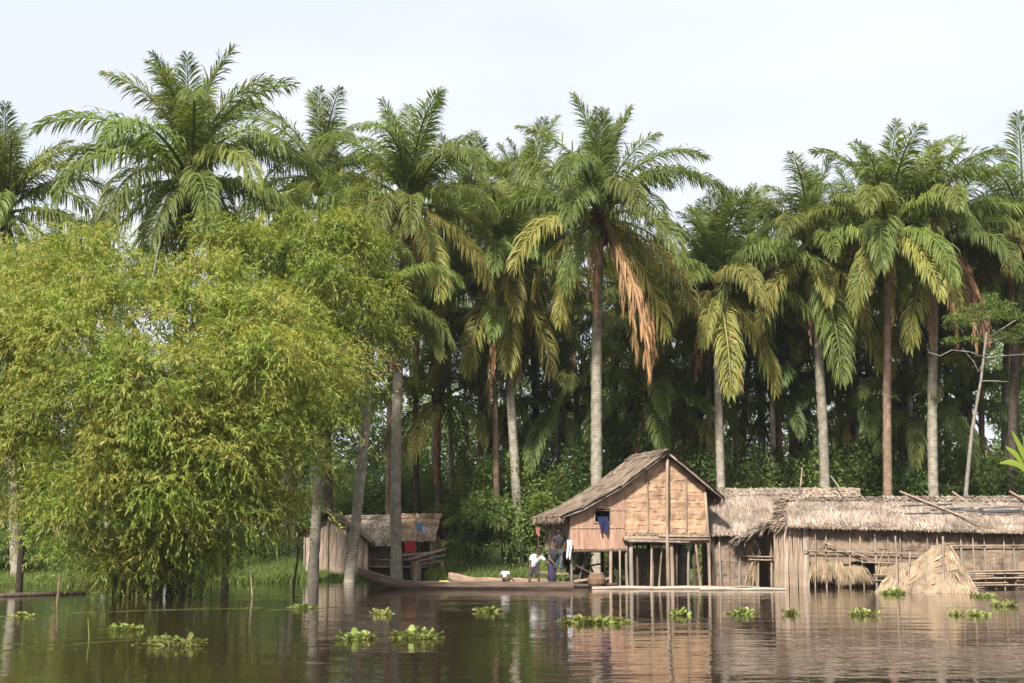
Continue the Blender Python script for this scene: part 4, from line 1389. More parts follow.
def long_hut():
    b = on_z(800, 587, 0)
    ang = R(-13)
    h = thing('long_thatched_hut', 'long low thatched hut with patched mat walls at the right water edge', 'hut', (b.x, b.y, 0), ang)
    LN = 10.2
    # eave sinks to the right, so the roof is set out in bays
    def bay(x0, x1, e0, seed):
        prof = [(-0.42, e0), (0.55, e0 + 0.58), (2.05, 3.52), (4.2, 2.1)]
        return thatch_roof(h, prof, x0, x1, M['thatch_grey'], seed, wd=0.055, ln=0.5, axis='x')
    bay(-0.35, 3.4, 2.42, 11)
    bay(3.42, 6.9, 2.30, 12)
    bay(6.92, LN, 2.16, 13)
    # long fringe on the eave
    r = np.random.default_rng(19)
    n = 2200
    x = r.uniform(-0.35, LN, n)
    P = np.stack([x, -0.42 + r.normal(0, 0.04, n), 2.42 - 0.026 * x + r.uniform(-.03, .05, n)], 1)
    D = np.stack([r.normal(0, .3, n), -0.2 + r.normal(0, .2, n), -np.ones(n)], 1)
    V, T = leaf_arrays(P, D, np.tile([0, -1., .2], (n, 1)) + r.normal(0, .3, (n, 3)), r.uniform(0.04, 0.17, n), r.uniform(0.02, 0.05, n))
    obj('eave_fringe', tri_mesh('eave_fringe', V, T), M['thatch'], h, kind='stuff')
    # dark torn strips laid along the roof
    def roof_z(y):
        return 2.86 + (y - 0.55) * 0.44 + 0.09
    for i in range(16):
        y = random.uniform(0.35, 1.25)
        x0 = random.uniform(2.2, 7.5)
        mb = MB()
        l = random.uniform(1.0, 2.6)
        pts = [(x0 + l * t, y + 0.12 * t + 0.03 * math.sin(t * 9 + i), roof_z(y + 0.12 * t) + 0.03 - 0.02 * x0 * 0.6) for t in np.linspace(0, 1, 8)]
        mb.tube(pts, 0.022, 5, True, 0.3, 1.6)
        obj('roof_strip', mb, M['black_strip'] if i % 3 else M['pole_grey'], h)
    # poles laid over the thatch
    for (xa, ya, xb, yb, rr) in ((4.05, 2.25, 6.75, -0.45, 0.05), (6.1, 2.2, 7.5, 0.2, 0.045), (8.3, 2.2, 9.3, 0.4, 0.045), (2.2, 2.2, 2.5, 1.9, 0.03), (9.0, 1.0, 9.9, -0.4, 0.04)):
        za, zb = roof_z(ya) + 0.1, roof_z(yb) + 0.07
        post(h, (xa, ya, min(za, 3.95)), (xb, yb, zb if yb > 0.3 else 2.52), rr, 'pole', 'roof_pole', 0.004)
    # plank corner at the left end
    x = -0.98
    i = 0
    while x < 0.28:
        w = random.uniform(0.15, 0.22)
        mb = MB()
        mb.box((0, 0, 0), (w * 0.93, 0.035, random.uniform(2.5, 2.75)), Matrix.Rotation(random.uniform(-.02, .02), 3, 'Y'))
        o = obj('plank', mb, M['plank'] if i % 4 != 2 else M['wall_plank'], h, (x + w / 2, -0.06 + 0.04 * (i % 2), 1.08))
        x += w
        i += 1
    strip_wall(h, 0.0, 4.1, -0.3, lambda y: 2.3, -0.36, 0.17, 'plank', 'end_wall', axis='y')
    strip_wall(h, -0.3, LN, -0.3, lambda x: 2.3, 4.1, 0.2, 'plank', 'back_wall')
    # front wall: mat panels between posts, some torn away low down
    px = [0.32, 1.05, 1.95, 2.95, 3.95, 4.95, 6.1, 7.0, 8.1, 9.1, LN - 0.1]
    low = [0.95, 0.9, 1.0, 1.0, 0.95, -0.1, -0.1, 0.55, -0.1, 0.8]
    for a, c, z0 in zip(px[:-1], px[1:], low):
        mat_panel(h, a + .01, c - .01, z0, 2.42, 0.0, 'mat_grey', None, 0.45)
    for i, x in enumerate(px):
        post(h, (x, -0.09, -0.8), (x + random.uniform(-.06, .06), -0.09, 2.35), random.uniform(0.035, 0.055), 'pole' if i in (1, 2, 5) else 'pole_grey')
    for x, t in ((0.55, 2.3), (1.5, 1.5), (2.5, 2.0), (3.4, 2.3), (5.4, 2.2), (6.6, 2.2), (7.4, 1.2), (7.7, 2.2), (8.7, 1.6), (9.5, 2.2)):
        post(h, (x, -0.14, -0.8), (x + random.uniform(-.15, .15), -0.14, t), 0.03, 'pole')
    for a, c in (((0.2, -0.2, 1.42), (5.2, -0.2, 1.30)), ((0.95, -0.19, 1.75), (2.9, -0.19, 1.05)), ((2.4, -0.22, 0.98), (5.0, -0.22, 0.92)), ((2.8, -0.18, 0.28), (4.1, -0.18, 0.26)),
                 ((2.8, -0.18, 0.5), (4.1, -0.18, 0.47)), ((5.0, -0.15, 1.62), (10.0, -0.15, 1.66)), ((7.0, -0.15, 0.62), (10.0, -0.15, 0.68)), ((5.6, -0.14, 0.1), (10.0, -0.14, 0.1)),
                 ((7.0, -0.16, 0.42), (8.4, -0.16, 0.40)), ((8.2, -0.16, 0.50), (10.0, -0.16, 0.44))):
        post(h, a, c, 0.028, 'pole', 'rail', 0.01)
    # straw bundles hanging in the torn openings
    def tuft(x, z, w, l, n, seed, lean=0.0):
        q = np.random.default_rng(seed)
        t = q.uniform(-1, 1, n)
        P = np.stack([x + t * w * 0.5, -0.05 + q.normal(0, 0.05, n), z - 0.12 * t ** 2 + q.normal(0, .03, n)], 1)
        D = np.stack([t * 0.3 + lean + q.normal(0, .1, n), q.normal(0, .1, n), -np.ones(n)], 1)
        V, T = leaf_arrays(P, D, np.tile([0, -1., 0.1], (n, 1)) + q.normal(0, .35, (n, 3)), l * q.uniform(0.6, 1.15, n), q.uniform(0.03, 0.06, n))
        obj('straw_bundle', tri_mesh('straw_bundle', V, T), M['straw'], h, kind='stuff')
    tuft(0.75, 1.12, 0.5, 0.85, 260, 1)
    tuft(1.35, 1.05, 0.6, 0.75, 300, 2)
    tuft(2.05, 0.85, 1.1, 0.7, 520, 3, 0.25)
    tuft(3.35, 0.95, 0.6, 0.55, 240, 4)
    mb = MB()
    for i in range(6):
        mb.box((0.9 + i * .1, 1.2 + i * 0.3, 0.25 + random.uniform(0, .1)), (random.uniform(.7, 1.6), 0.12, 0.1), Matrix.Rotation(random.uniform(-.4, .4), 3, 'Z'))
    obj('inner_plank', mb, M['plank'], h)
    # stacked pale poles against the wall at the right
    for i in range(7):
        z = 0.12 + i * 0.085
        post(h, (5.9 + random.uniform(0, .5), -0.22 - 0.02 * (i % 2), z), (7.0 + random.uniform(0, 3.0), -0.22, z + random.uniform(-.03, .12)), 0.035, 'pole' if i % 2 else 'plank', 'stacked_pole')
    # open gable hood at the left end
    n = 700
    q = np.random.default_rng(23)
    y = q.uniform(-0.2, 2.0, n)
    P = np.stack([-0.35 - q.random(n) * 0.55, y, 2.55 + y * 0.55 - q.random(n) * 0.12], 1)
    D = np.stack([-0.5 + q.normal(0, .2, n), -0.6 + q.normal(0, .2, n), -0.35 + q.normal(0, .15, n)], 1)
    V, T = leaf_arrays(P, D, np.tile([-.3, -.4, 1.], (n, 1)) + q.normal(0, .2, (n, 3)), q.uniform(0.25, 0.5, n), q.uniform(0.05, 0.1, n))
    obj('gable_hood', tri_mesh('gable_hood', V, T), M['thatch'], h, kind='stuff')
    for y in (0.0, 1.0, 2.0):
        post(h, (-0.9, y, 2.45 + y * 0.55), (0.1, y, 2.45 + y * 0.55), 0.035, 'pole_grey', 'purlin')
    return h


middle_hut()
rear_hut()
long_hut()


# leaning shelter of leaf mats in front of the long hut
def mat_shelter():
    b = on_z(925, 592.5, 0)
    s = thing('mat_shelter', 'pale tent-like shelter of leaf mats leaning on poles in the water', 'shelter', (b.x, b.y, 0), R(-10))
    def sheet(pts, n, mat, seed, name='leaf_mat', wd=0.06, along=8):
        # pts: quad A(top-left) B(top-right) C(bottom-right) D(bottom-left)
        A, B, C, D = [Vector(p) for p in pts]
        mb = MB()
        r = random.Random(seed)
        nu, nv = 10, 8
        vs = []
        for sgn in (0, 1):
            for j in range(nv + 1):
                for i in range(nu + 1):
                    u, v = i / nu, j / nv
                    p = A.lerp(B, u).lerp(D.lerp(C, u), v)
                    p += Vector((r.uniform(-.02, .02), r.uniform(-.03, .03) + sgn * 0.04, r.uniform(-.03, .03)))
                    vs.append(p)
        m = (nu + 1) * (nv + 1)
        fs = [(j * (nu + 1) + i, j * (nu + 1) + i + 1, (j + 1) * (nu + 1) + i + 1, (j + 1) * (nu + 1) + i) for j in range(nv) for i in range(nu)]
        fs += [tuple(k + m for k in f[::-1]) for f in fs]
        mb.add(vs, fs)
        o = obj(name, mb, M[mat], s)
        q = np.random.default_rng(seed)
        u, v = q.random(n), q.random(n)
        Av, Bv, Cv, Dv = [np.array(p) for p in (A, B, C, D)]
        P = (Av * (1 - u)[:, None] + Bv * u[:, None]) * (1 - v)[:, None] + (Dv * (1 - u)[:, None] + Cv * u[:, None]) * v[:, None] + [0, -0.035, 0]
        dd = unit(((Dv - Av) * (1 - u)[:, None] + (Cv - Bv) * u[:, None])) if along else unit(np.tile(Bv - Av, (n, 1)))
        dd = dd + q.normal(0, 0.16, (n, 3))
        V, T = leaf_arrays(P, dd, np.tile([0, -1., .4], (n, 1)) + q.normal(0, .2, (n, 3)), q.uniform(.25, .6, n), q.uniform(.03, wd, n))
        obj('leaf_strips', tri_mesh('leaf_strips', V, T), M['straw'], o, kind='stuff')
    sheet([(0.35, 0.35, 1.62), (0.78, 0.30, 1.75), (0.85, -0.35, -0.1), (-0.55, -0.35, -0.1)], 8, 'mat_pale', 1, along=0)
    sheet([(-0.45, 0.2, 1.0), (0.35, 0.36, 1.58), (-0.5, -0.32, -0.1), (-0.95, -0.32, -0.1)], 4, 'mat_pale', 2, along=0)
    sheet([(0.74, 0.28, 1.78), (0.95, 0.3, 1.66), (1.85, -0.30, -0.1), (0.80, -0.38, -0.1)], 90, 'mat_pale', 3)
    sheet([(-1.0, 0.25, 1.0), (-0.45, 0.22, 1.0), (-0.95, -0.25, -0.1), (-1.85, -0.25, -0.1)], 8, 'mat_pale', 4)
    sheet([(0.8, 0.32, 1.7), (1.0, 0.5, 1.6), (1.9, 0.9, -0.1), (0.0, 0.9, -0.1)], 100, 'mat_grey', 5)
    for a, c, r in (((-1.02, -0.35, -0.7), (-0.98, -0.25, 2.0), 0.035), ((-0.75, -0.3, -0.7), (-0.45, 0.1, 1.45), 0.03), ((-1.75, -0.1, 0.5), (-1.35, 0.2, 1.5), 0.025),
                    ((0.52, -0.4, -0.7), (0.72, 0.2, 1.98), 0.045), ((0.38, -0.42, -0.7), (0.62, 0.2, 1.7), 0.03), ((0.0, -0.4, -0.7), (0.1, 0.15, 1.35), 0.025), ((0.95, 0.28, 1.7), (1.9, -0.33, -0.2), 0.03)):
        post(s, a, c, r, 'pole', 'pole')


mat_shelter()

# floating planks and poles along the waterline in front of the houses
WL = [(592, 722, 588.5, 0.10, 'pale_plank', 'long pale floating plank in front of the stilt house'), (700, 786, 589.6, 0.08, 'pale_plank', 'pale floating plank in front of the doorway hut'),
      (690, 760, 587.3, 0.05, 'plank', 'brown floating plank between the stilt house and doorway hut')]
for i, (xa, xb, py, r, m, lb) in enumerate(WL):
    a, c = on_z(xa, py, 0.03), on_z(xb, py - 0.2, 0.03)
    mid = (a + c) / 2
    d = (c - a)
    mb = MB()
    ln = d.length
    mb.tube([(-ln / 2, 0, 0), (-ln / 4, 0.03, 0.02), (0, 0.0, 0.0), (ln / 4, -0.03, 0.02), (ln / 2, 0, 0)], [r * .8, r * 1.1, r, r, r * .7], 8, True, 0.05, 0.8)
    o = obj('floating_plank', mb, M[m], None, (mid.x, mid.y, 0.03), (0, 0, math.atan2(d.y, d.x)))
    tag(o, lb, 'plank', 'planks floating before the houses')


# ------------------------------------------------------------------ left hut on the bank
def left_hut():
    Y = 68.0
    b = at(333, 570, Y)
    z = ground_z(b.x, Y)
    h = thing('bank_hut', 'small thatched hut with vertical plank gable on the left bank', 'hut', (b.x, Y, z), R(-4))
    h.scale = (0.90, 0.90, 0.90)
    top = (2.98 - z) / 0.90
    # front wing: gable towards the river
    prof = [(-1.5, top - 0.95), (-0.7, top - 0.36), (0, top), (1.1, top - 0.60), (2.25, top - 1.35)]
    under = lerp_profile([(x, zz - 0.09) for x, zz in prof])
    thatch_roof(h, prof, -1.75, 2.0, M['thatch_pale'], 21, wd=0.12, ln=0.6, rows_per_m=4)
    x = -1.22
    i = 0
    while x < 1.8:
        w = random.uniform(0.26, 0.40)
        xc = x + w / 2
        zt = under(xc) - 0.03
        mb = MB()
        mb.box((0, 0, 0), (w * .95, 0.04, zt + 0.3))
        obj('plank', mb, M['wall_plank'], h, (xc, -1.4 + 0.02 * (i % 2), (zt - 0.3) / 2))
        x += w
        i += 1
    post(h, (0, -1.5, -0.3), (0, -1.5, top - 0.12), 0.07, 'pole')
    for x in (-1.25, 1.85):
        post(h, (x, -1.46, -0.3), (x, -1.46, under(x) - 0.02), 0.06, 'pole_grey')
    strip_wall(h, -1.35, 2.0, -0.2, lambda y: top - 1.0, -1.24, 0.25, 'plank', 'side_wall', axis='y')
    # main part: ridge runs to the right
    prof2 = [(-0.75, top - 1.55), (0.6, top - 0.72), (1.9, top - 0.03), (4.0, top - 1.3)]
    thatch_roof(h, prof2, 0.4, 3.35, M['thatch_pale'], 23, wd=0.12, ln=0.6, rows_per_m=4, axis='x')
    prof3 = [(-0.45, top - 1.30), (0.6, top - 0.66), (1.9, top + 0.03), (4.0, top - 1.2)]
    thatch_roof(h, prof3, 3.37, 5.45, M['thatch_orange'], 22, wd=0.12, ln=0.6, rows_per_m=4, axis='x')
    for x in (2.0, 3.3, 4.3, 5.3):
        post(h, (x, -0.45, -0.3), (x, -0.45, top - 1.45), 0.055, 'pole_grey')
        post(h, (x, 3.8, -0.3), (x, 3.8, top - 1.3), 0.055, 'pole_grey')
    strip_wall(h, 1.9, 3.2, -0.2, lambda x: top - 1.2, 0.6, 0.25, 'plank', 'front_wall')
    strip_wall(h, 0.4, 5.3, -0.2, lambda x: top - 1.2, 3.7, 0.25, 'plank', 'back_wall')
    strip_wall(h, 0.3, 3.7, -0.2, lambda y: top - 1.1, 5.25, 0.25, 'plank', 'side_wall', axis='y')
    post(h, (2.0, -0.52, 0.75), (5.3, -0.52, 0.8), 0.045, 'pole', 'rail')
    post(h, (2.0, -0.52, 0.4), (5.3, -0.52, 0.4), 0.045, 'pole', 'rail')
    mb = MB()
    for i in range(9):
        mb.box((2.1 + i * 0.36, 0.05, 0.36 + random.uniform(-.02, .02)), (0.32, 1.0, 0.05))
    obj('porch_deck', mb, M['plank'], h)
    return h


lh = left_hut()

# stacked logs beside it, on the bank
for i, (xa, ya, xb, yb) in enumerate(((408, 560, 446, 549), (412, 563, 445, 555), (410, 566, 442, 561), (398, 556, 430, 553))):
    A, B = at(xa, ya, 65.7 + i * .15), at(xb, yb, 66.6 + i * .15)
    mb = MB()
    mb.pole((0, 0, 0), B - A, 0.075, 0.07, 8, 0.004)
    o = obj('log', mb.mesh('log', True), M['pole_grey' if i % 2 else 'plank'], None, A)
    tag(o, ['topmost grey log of the pile beside the left hut', 'second log of the pile beside the left hut', 'lowest log of the pile beside the left hut', 'short log across the left hut porch'][i], 'log', 'logs piled beside the left hut')
# trestle that carries them
tr = at(434, 575, 66.3)
mb = MB()
g = ground_z(tr.x, 66.3)
t = thing('trestle', 'rough wooden trestle under the log pile by the left hut', 'trestle', (tr.x, 66.2, g))
for dx in (-0.7, 0.35):
    post(t, (dx, 0.0, -0.3), (dx + .05, 0.05, 0.95), 0.07, 'pole_grey', 'leg')
    post(t, (dx, 0.55, -0.3), (dx, 0.5, 0.95), 0.07, 'pole_grey', 'leg')
    post(t, (dx, -0.15, 0.55), (dx + .02, 0.7, 0.55), 0.05, 'plank', 'crossbar')
st = at(415, 568, 64.9)
o = obj('post', MB().pole((0, 0, -0.4), (0.05, 0, 1.15), 0.14, 0.13, 8), M['pole'], None, (st.x, 64.9, ground_z(st.x, 64.9)))
tag(o, 'thick pale post standing just right of the grey palm trunk', 'post')
cloth('hanging_cloth', 'red cloth hanging by the porch of the left hut', 'cloth', 'red_cloth', 0.55, 0.5, at(410, 542, 67.0), 0, 0.06, 0.9, 5)
cloth('hanging_cloth', 'faded blue cloth draped on the left hut roof', 'cloth', 'sky_cloth', 0.40, 0.42, at(420, 522.5, 67.2), 0, 0.05, 0.9, 6)
cloth('hanging_cloth', 'small white cloth beside the blue one on the left hut roof', 'cloth', 'white_cloth', 0.28, 0.35, at(425.5, 527, 67.15), 0, 0.05, 0.9, 7)


# ------------------------------------------------------------------ canoes
def canoe(name, label, ax, ay, bx, by, width, height, mat, bow=0.35, stern=0.1, sink=0.08):
    A, B = on_z(ax, ay, 0), on_z(bx, by, 0)
    d = B - A
    Ln = d.length
    t = thing(name, label, 'canoe', (A.x, A.y, 0), math.atan2(d.y, d.x), 'dugout canoes')
    ns, nc = 30, 9
    mb = MB()
    out, inn = [], []
    for i in range(ns + 1):
        s = i / ns
        w = width * 0.5 * (math.sin(math.pi * min(1, max(0.0, s * 0.92 + 0.04))) ** 0.45)
        w = max(w, 0.06)
        keel = -sink + bow * max(0, (0.22 - s) / 0.22) ** 1.7 + stern * max(0, (s - 0.85) / 0.15) ** 1.7
        rim = height - sink + bow * 1.0 * max(0, (0.28 - s) / 0.28) ** 1.6 + stern * max(0, (s - 0.85) / 0.15) ** 1.6
        rim += 0.012 * math.sin(s * 23)
        o_, i_ = [], []
        for k in range(nc):
            a = math.pi * k / (nc - 1)
            o_.append((s * Ln, -math.cos(a) * w, rim - (rim - keel) * math.sin(a) ** 0.7))
            i_.append((s * Ln, -math.cos(a) * (w - 0.045), rim - max(0.02, (rim - keel - 0.06)) * math.sin(a) ** 0.7 * (0.0 if s < 0.04 or s > 0.97 else 1)))
        out.append(o_)
        inn.append(i_)
    vs = [p for row in out for p in row] + [p for row in inn for p in row]
    m = (ns + 1) * nc
    fs = []
    for i in range(ns):
        for k in range(nc - 1):
            a = i * nc + k
            fs.append((a, a + 1, a + nc + 1, a + nc))
            fs.append((m + a, m + a + nc, m + a + nc + 1, m + a + 1))
        a = i * nc
        fs.append((a, a + nc, m + a + nc, m + a))
        a = i * nc + nc - 1
        fs.append((a, m + a, m + a + nc, a + nc))
    for i in (0, ns):
        fs.append(tuple(i * nc + k for k in range(nc)) if i == 0 else tuple(i * nc + k for k in range(nc - 1, -1, -1)))
    mb.add(vs, fs)
    obj('hull', mb, M[mat], t)
    for s in (0.3, 0.5, 0.68, 0.84):
        w = width * 0.5 * (math.sin(math.pi * (s * 0.92 + 0.04)) ** 0.45)
        obj('thwart', MB().box((s * Ln, 0, height - sink - 0.09), (0.14, 2 * (w - 0.03), 0.03)), M['plank'], t)
    return t, A, d.normalized(), Ln


c1, cA, cD, cL = canoe('dugout_canoe', 'long dark dugout canoe with upturned bow, nearest the camera', 358, 588.5, 574, 589.3, 0.80, 0.36, 'canoe', 0.52, 0.02)
c2, eA, eD, eL = canoe('dugout_canoe', 'second dugout canoe lying behind the long one', 450, 584.2, 552, 586.0, 0.7, 0.36, 'canoe_pale', 0.2, 0.05)


# ------------------------------------------------------------------ people
def skinned(name, chains, mat, parent=None, sub=2, root_first=True):
    """chains: lists of (point, radius); equal first points are welded -> one skin surface"""
    verts, rads, edges, index = [], [], [], {}
    for ch in chains:
        prev = None
        for p, r in ch:
            key = tuple(round(c, 4) for c in p)
            if key not in index:
                index[key] = len(verts)
                verts.append(p)
                rads.append(r)
            i = index[key]
            if prev is not None and prev != i:
                edges.append((prev, i))
            prev = i
    me = bpy.data.meshes.new(name)
    me.from_pydata([tuple(v) for v in verts], edges, [])
    o = bpy.data.objects.new(name, me)
    COL.objects.link(o)
    o.modifiers.new('skin', 'SKIN').use_smooth_shade = True
    for i, sv in enumerate(me.skin_vertices[0].data):
        rr = rads[i]
        sv.radius = rr if hasattr(rr, '__len__') else (rr, rr)
        sv.use_root = (i == 0)
    ss = o.modifiers.new('sub', 'SUBSURF')
    ss.levels = ss.render_levels = sub
    dg = bpy.context.evaluated_depsgraph_get()
    ev = o.evaluated_get(dg)
    nm = bpy.data.meshes.new_from_object(ev)
    nm.name = name
    o.modifiers.clear()
    o.data = nm
    bpy.data.meshes.remove(me)
    nm.materials.clear()
    nm.materials.append(mat)
    nm.polygons.foreach_set('use_smooth', [True] * len(nm.polygons))
    if parent is not None:
        o.parent = parent
    return o


def hand(wrist, d, palm_n, side, s=1.0):
    """palm and five separate fingers, slightly curled"""
    d = Vector(d).normalized()
    n = Vector(palm_n)
    n = (n - d * n.dot(d)).normalized()
    sd = d.cross(n) * side
    palm = wrist + d * 0.055 * s
    ch = [[(wrist, 0.024 * s), (palm, (0.034 * s, 0.018 * s))]]
    for k, ln in enumerate((0.075, 0.085, 0.08, 0.062)):
        b = wrist + d * 0.095 * s + sd * (0.030 - 0.021 * k) * s
        m = b + (d * 0.9 + n * 0.35).normalized() * ln * 0.5 * s
        e = m + (d * 0.6 + n * 0.8).normalized() * ln * 0.45 * s
        ch.append([(palm, (0.034 * s, 0.018 * s)), (b, 0.0105 * s), (m, 0.009 * s), (e, 0.007 * s)])
    b = wrist + d * 0.04 * s + sd * 0.04 * s
    ch.append([(palm, (0.034 * s, 0.018 * s)), (b, 0.012 * s), (b + (d * 0.7 + sd * 0.6 + n * 0.3).normalized() * 0.045 * s, 0.010 * s), (b + (d + sd * 0.4 + n * 0.5).normalized() * 0.075 * s, 0.007 * s)])
    return ch


def head_mesh(name, c, face, up, s=1.0):
    """ellipsoid skull drawn to chin, brow, nose, lips and ears; local frame face/up"""
    face = Vector(face).normalized()
    up = Vector(up)
    up = (up - face * up.dot(face)).normalized()
    rt = face.cross(up)
    mb = MB()
    nu, nv = 18, 14
    vs, fs = [], []
    def pt(a, b):
        x, y, z = math.cos(b) * math.sin(a), math.cos(b) * math.cos(a), math.sin(b)
        w = 0.075 * (1 - 0.22 * max(0, -z) ** 1.2)
        dpt = 0.097 * (1 - 0.15 * max(0, -z) * (1 if y < 0 else 0.2))
        hgt = 0.118
        p = Vector((x * w, y * dpt, z * hgt))
        if y > 0:
            p.y += 0.022 * math.exp(-((x / 0.16) ** 2 + ((z + 0.12) / 0.16) ** 2))      # nose
            p.y += 0.010 * math.exp(-((x / 0.30) ** 2 + ((z + 0.45) / 0.12) ** 2))      # lips
            p.y += 0.008 * math.exp(-((x / 0.25) ** 2 + ((z + 0.85) / 0.15) ** 2))      # chin
            p.y -= 0.012 * math.exp(-(((abs(x) - 0.42) / 0.18) ** 2 + ((z - 0.05) / 0.12) ** 2))  # eye sockets
        return c + (rt * p.x + face * p.y + up * p.z) * s
    for j in range(nv + 1):
        b = -math.pi / 2 + math.pi * j / nv
        for i in range(nu):
            vs.append(pt(2 * math.pi * i / nu, b))
    for j in range(nv):
        for i in range(nu):
            fs.append((j * nu + i, j * nu + (i + 1) % nu, (j + 1) * nu + (i + 1) % nu, (j + 1) * nu + i))
    mb.add(vs, fs)
    for sg in (-1, 1):
        e = c + (rt * 0.076 * sg + up * -0.005) * s
        mb.tube([e - face * 0.005 * s + up * 0.03 * s, e + rt * 0.012 * sg * s, e + face * 0.008 * s - up * 0.03 * s], [0.010 * s, 0.018 * s, 0.008 * s], 6)
    return mb


def hair_mesh(c, face, up, s=1.0):
    face = Vector(face).normalized()
    up = Vector(up)
    up = (up - face * up.dot(face)).normalized()
    rt = face.cross(up)
    mb = MB()
    nu, nv = 16, 8
    vs, fs = [], []
    for j in range(nv + 1):
        b = -0.25 + (math.pi / 2 + 0.25) * j / nv
        for i in range(nu):
            a = 2 * math.pi * i / nu
            x, y, z = math.cos(b) * math.sin(a), math.cos(b) * math.cos(a), math.sin(b)
            if y > 0.3 and z < 0.45:
                z = 0.45 + 0.1 * z
            vs.append(c + (rt * x * 0.082 + face * (y * 0.100 - 0.008) + up * (z * 0.128)) * s * random.uniform(0.98, 1.03))
    for j in range(nv):
        for i in range(nu):
            fs.append((j * nu + i, j * nu + (i + 1) % nu, (j + 1) * nu + (i + 1) % nu, (j + 1) * nu + i))
    mb.add(vs, fs)
    return mb


def person(label, loc, J, clothes, face, headup, s=1.0, feet_dir=(0, -1, 0)):
    """J: joint name -> local point. clothes: list of (part name, material, 'shirt'|'shorts'|'trousers'|'wrap')"""
    J = {k: Vector(v) for k, v in J.items()}
    root = thing('person', label, 'person', loc)
    pel, chest, neck = J['pelvis'], J['chest'], J['neck']
    waist = pel.lerp(chest, 0.45)
    hd = J['head']
    spine = [(pel, (0.135 * s, 0.105 * s)), (waist, (0.115 * s, 0.09 * s)), (chest, (0.14 * s, 0.10 * s)), (neck, 0.052 * s), (neck.lerp(hd, 0.6), 0.05 * s)]
    chains = [spine]
    for sd in ('l', 'r'):
        chains.append([(chest, (0.14 * s, 0.10 * s)), (J['sh_' + sd], 0.06 * s), (J['sh_' + sd].lerp(J['el_' + sd], 0.5), 0.048 * s), (J['el_' + sd], 0.038 * s),
                       (J['el_' + sd].lerp(J['wr_' + sd], 0.4), 0.037 * s), (J['wr_' + sd], 0.024 * s)])
        hdv = (J['wr_' + sd] - J['el_' + sd])
        chains += hand(J['wr_' + sd], hdv, Vector((0, 0, -1)) if abs(hdv.normalized().z) < 0.8 else Vector((1, 0, 0)), 1 if sd == 'l' else -1, s)
        fd = Vector(feet_dir).normalized()
        chains.append([(pel, (0.135 * s, 0.105 * s)), (J['hip_' + sd], 0.088 * s), (J['hip_' + sd].lerp(J['kn_' + sd], 0.5), 0.075 * s), (J['kn_' + sd], 0.054 * s),
                       (J['kn_' + sd].lerp(J['an_' + sd], 0.35), 0.052 * s), (J['an_' + sd], 0.034 * s), (J['an_' + sd] + fd * 0.08 * s + Vector((0, 0, -0.04 * s)), (0.04 * s, 0.03 * s)),
                       (J['an_' + sd] + fd * 0.17 * s + Vector((0, 0, -0.055 * s)), (0.035 * s, 0.018 * s))])
    body = skinned('body', chains, M['skin'], root, 1)
    hm = head_mesh('head', hd, face, headup, s)
    # join the head to the body mesh so the figure stays one surface object
    ho = obj('head', hm.mesh('head', True), M['skin'], root)
    bm_me = body.data
    import bmesh
    bm = bmesh.new()
    bm.from_mesh(bm_me)
    bm.from_mesh(ho.data)
    bm.to_mesh(bm_me)
    bm.free()
    bm_me.polygons.foreach_set('use_smooth', [True] * len(bm_me.polygons))
    bpy.data.objects.remove(ho)
    obj('hair', hair_mesh(hd, face, headup, s).mesh('hair', True), M['hair'], root)
    for nm, mat, kind in clothes:
        g = 0.022 * s
        if kind == 'shirt':
            ch = [[(pel.lerp(waist, -0.15), (0.145 * s + g, 0.115 * s + g)), (waist, (0.125 * s + g, 0.10 * s + g)), (chest, (0.15 * s + g, 0.11 * s + g)), (chest.lerp(neck, 0.75), 0.075 * s)]]
            for sd in ('l', 'r'):
                ch.append([(chest, (0.15 * s + g, 0.11 * s + g)), (J['sh_' + sd], 0.062 * s + g), (J['sh_' + sd].lerp(J['el_' + sd], 0.62), 0.056 * s + g)])
        elif kind in ('shorts', 'trousers'):
            ch = [[(waist.lerp(pel, 0.5), (0.13 * s + g, 0.10 * s + g)), (pel, (0.14 * s + g, 0.11 * s + g))]]
            for sd in ('l', 'r'):
                c2_ = [(pel, (0.14 * s + g, 0.11 * s + g)), (J['hip_' + sd], 0.092 * s + g), (J['hip_' + sd].lerp(J['kn_' + sd], 0.5), 0.08 * s + g)]
                if kind == 'shorts':
                    c2_.append((J['hip_' + sd].lerp(J['kn_' + sd], 0.92), 0.075 * s + g))
                else:
                    c2_ += [(J['kn_' + sd], 0.060 * s + g), (J['kn_' + sd].lerp(J['an_' + sd], 0.9), 0.055 * s + g)]
                ch.append(c2_)
        else:   # wrap: one skirt round both legs
            kn = (J['kn_l'] + J['kn_r']) / 2
            an = (J['an_l'] + J['an_r']) / 2
            ch = [[(waist, (0.125 * s + g, 0.10 * s + g)), (pel, (0.165 * s + g, 0.13 * s + g)), ((pel + kn) / 2, (0.185 * s, 0.16 * s)), (kn, (0.18 * s, 0.16 * s)), (kn.lerp(an, 0.75), (0.17 * s, 0.16 * s))]]
        skinned(nm, ch, mat, root, 1)
    return root


def canoe_pt(px, py, A, D, off=0.0):
    """floor point of a canoe under a picture column"""
    g_ = on_z(px, py, 0)
    return g_


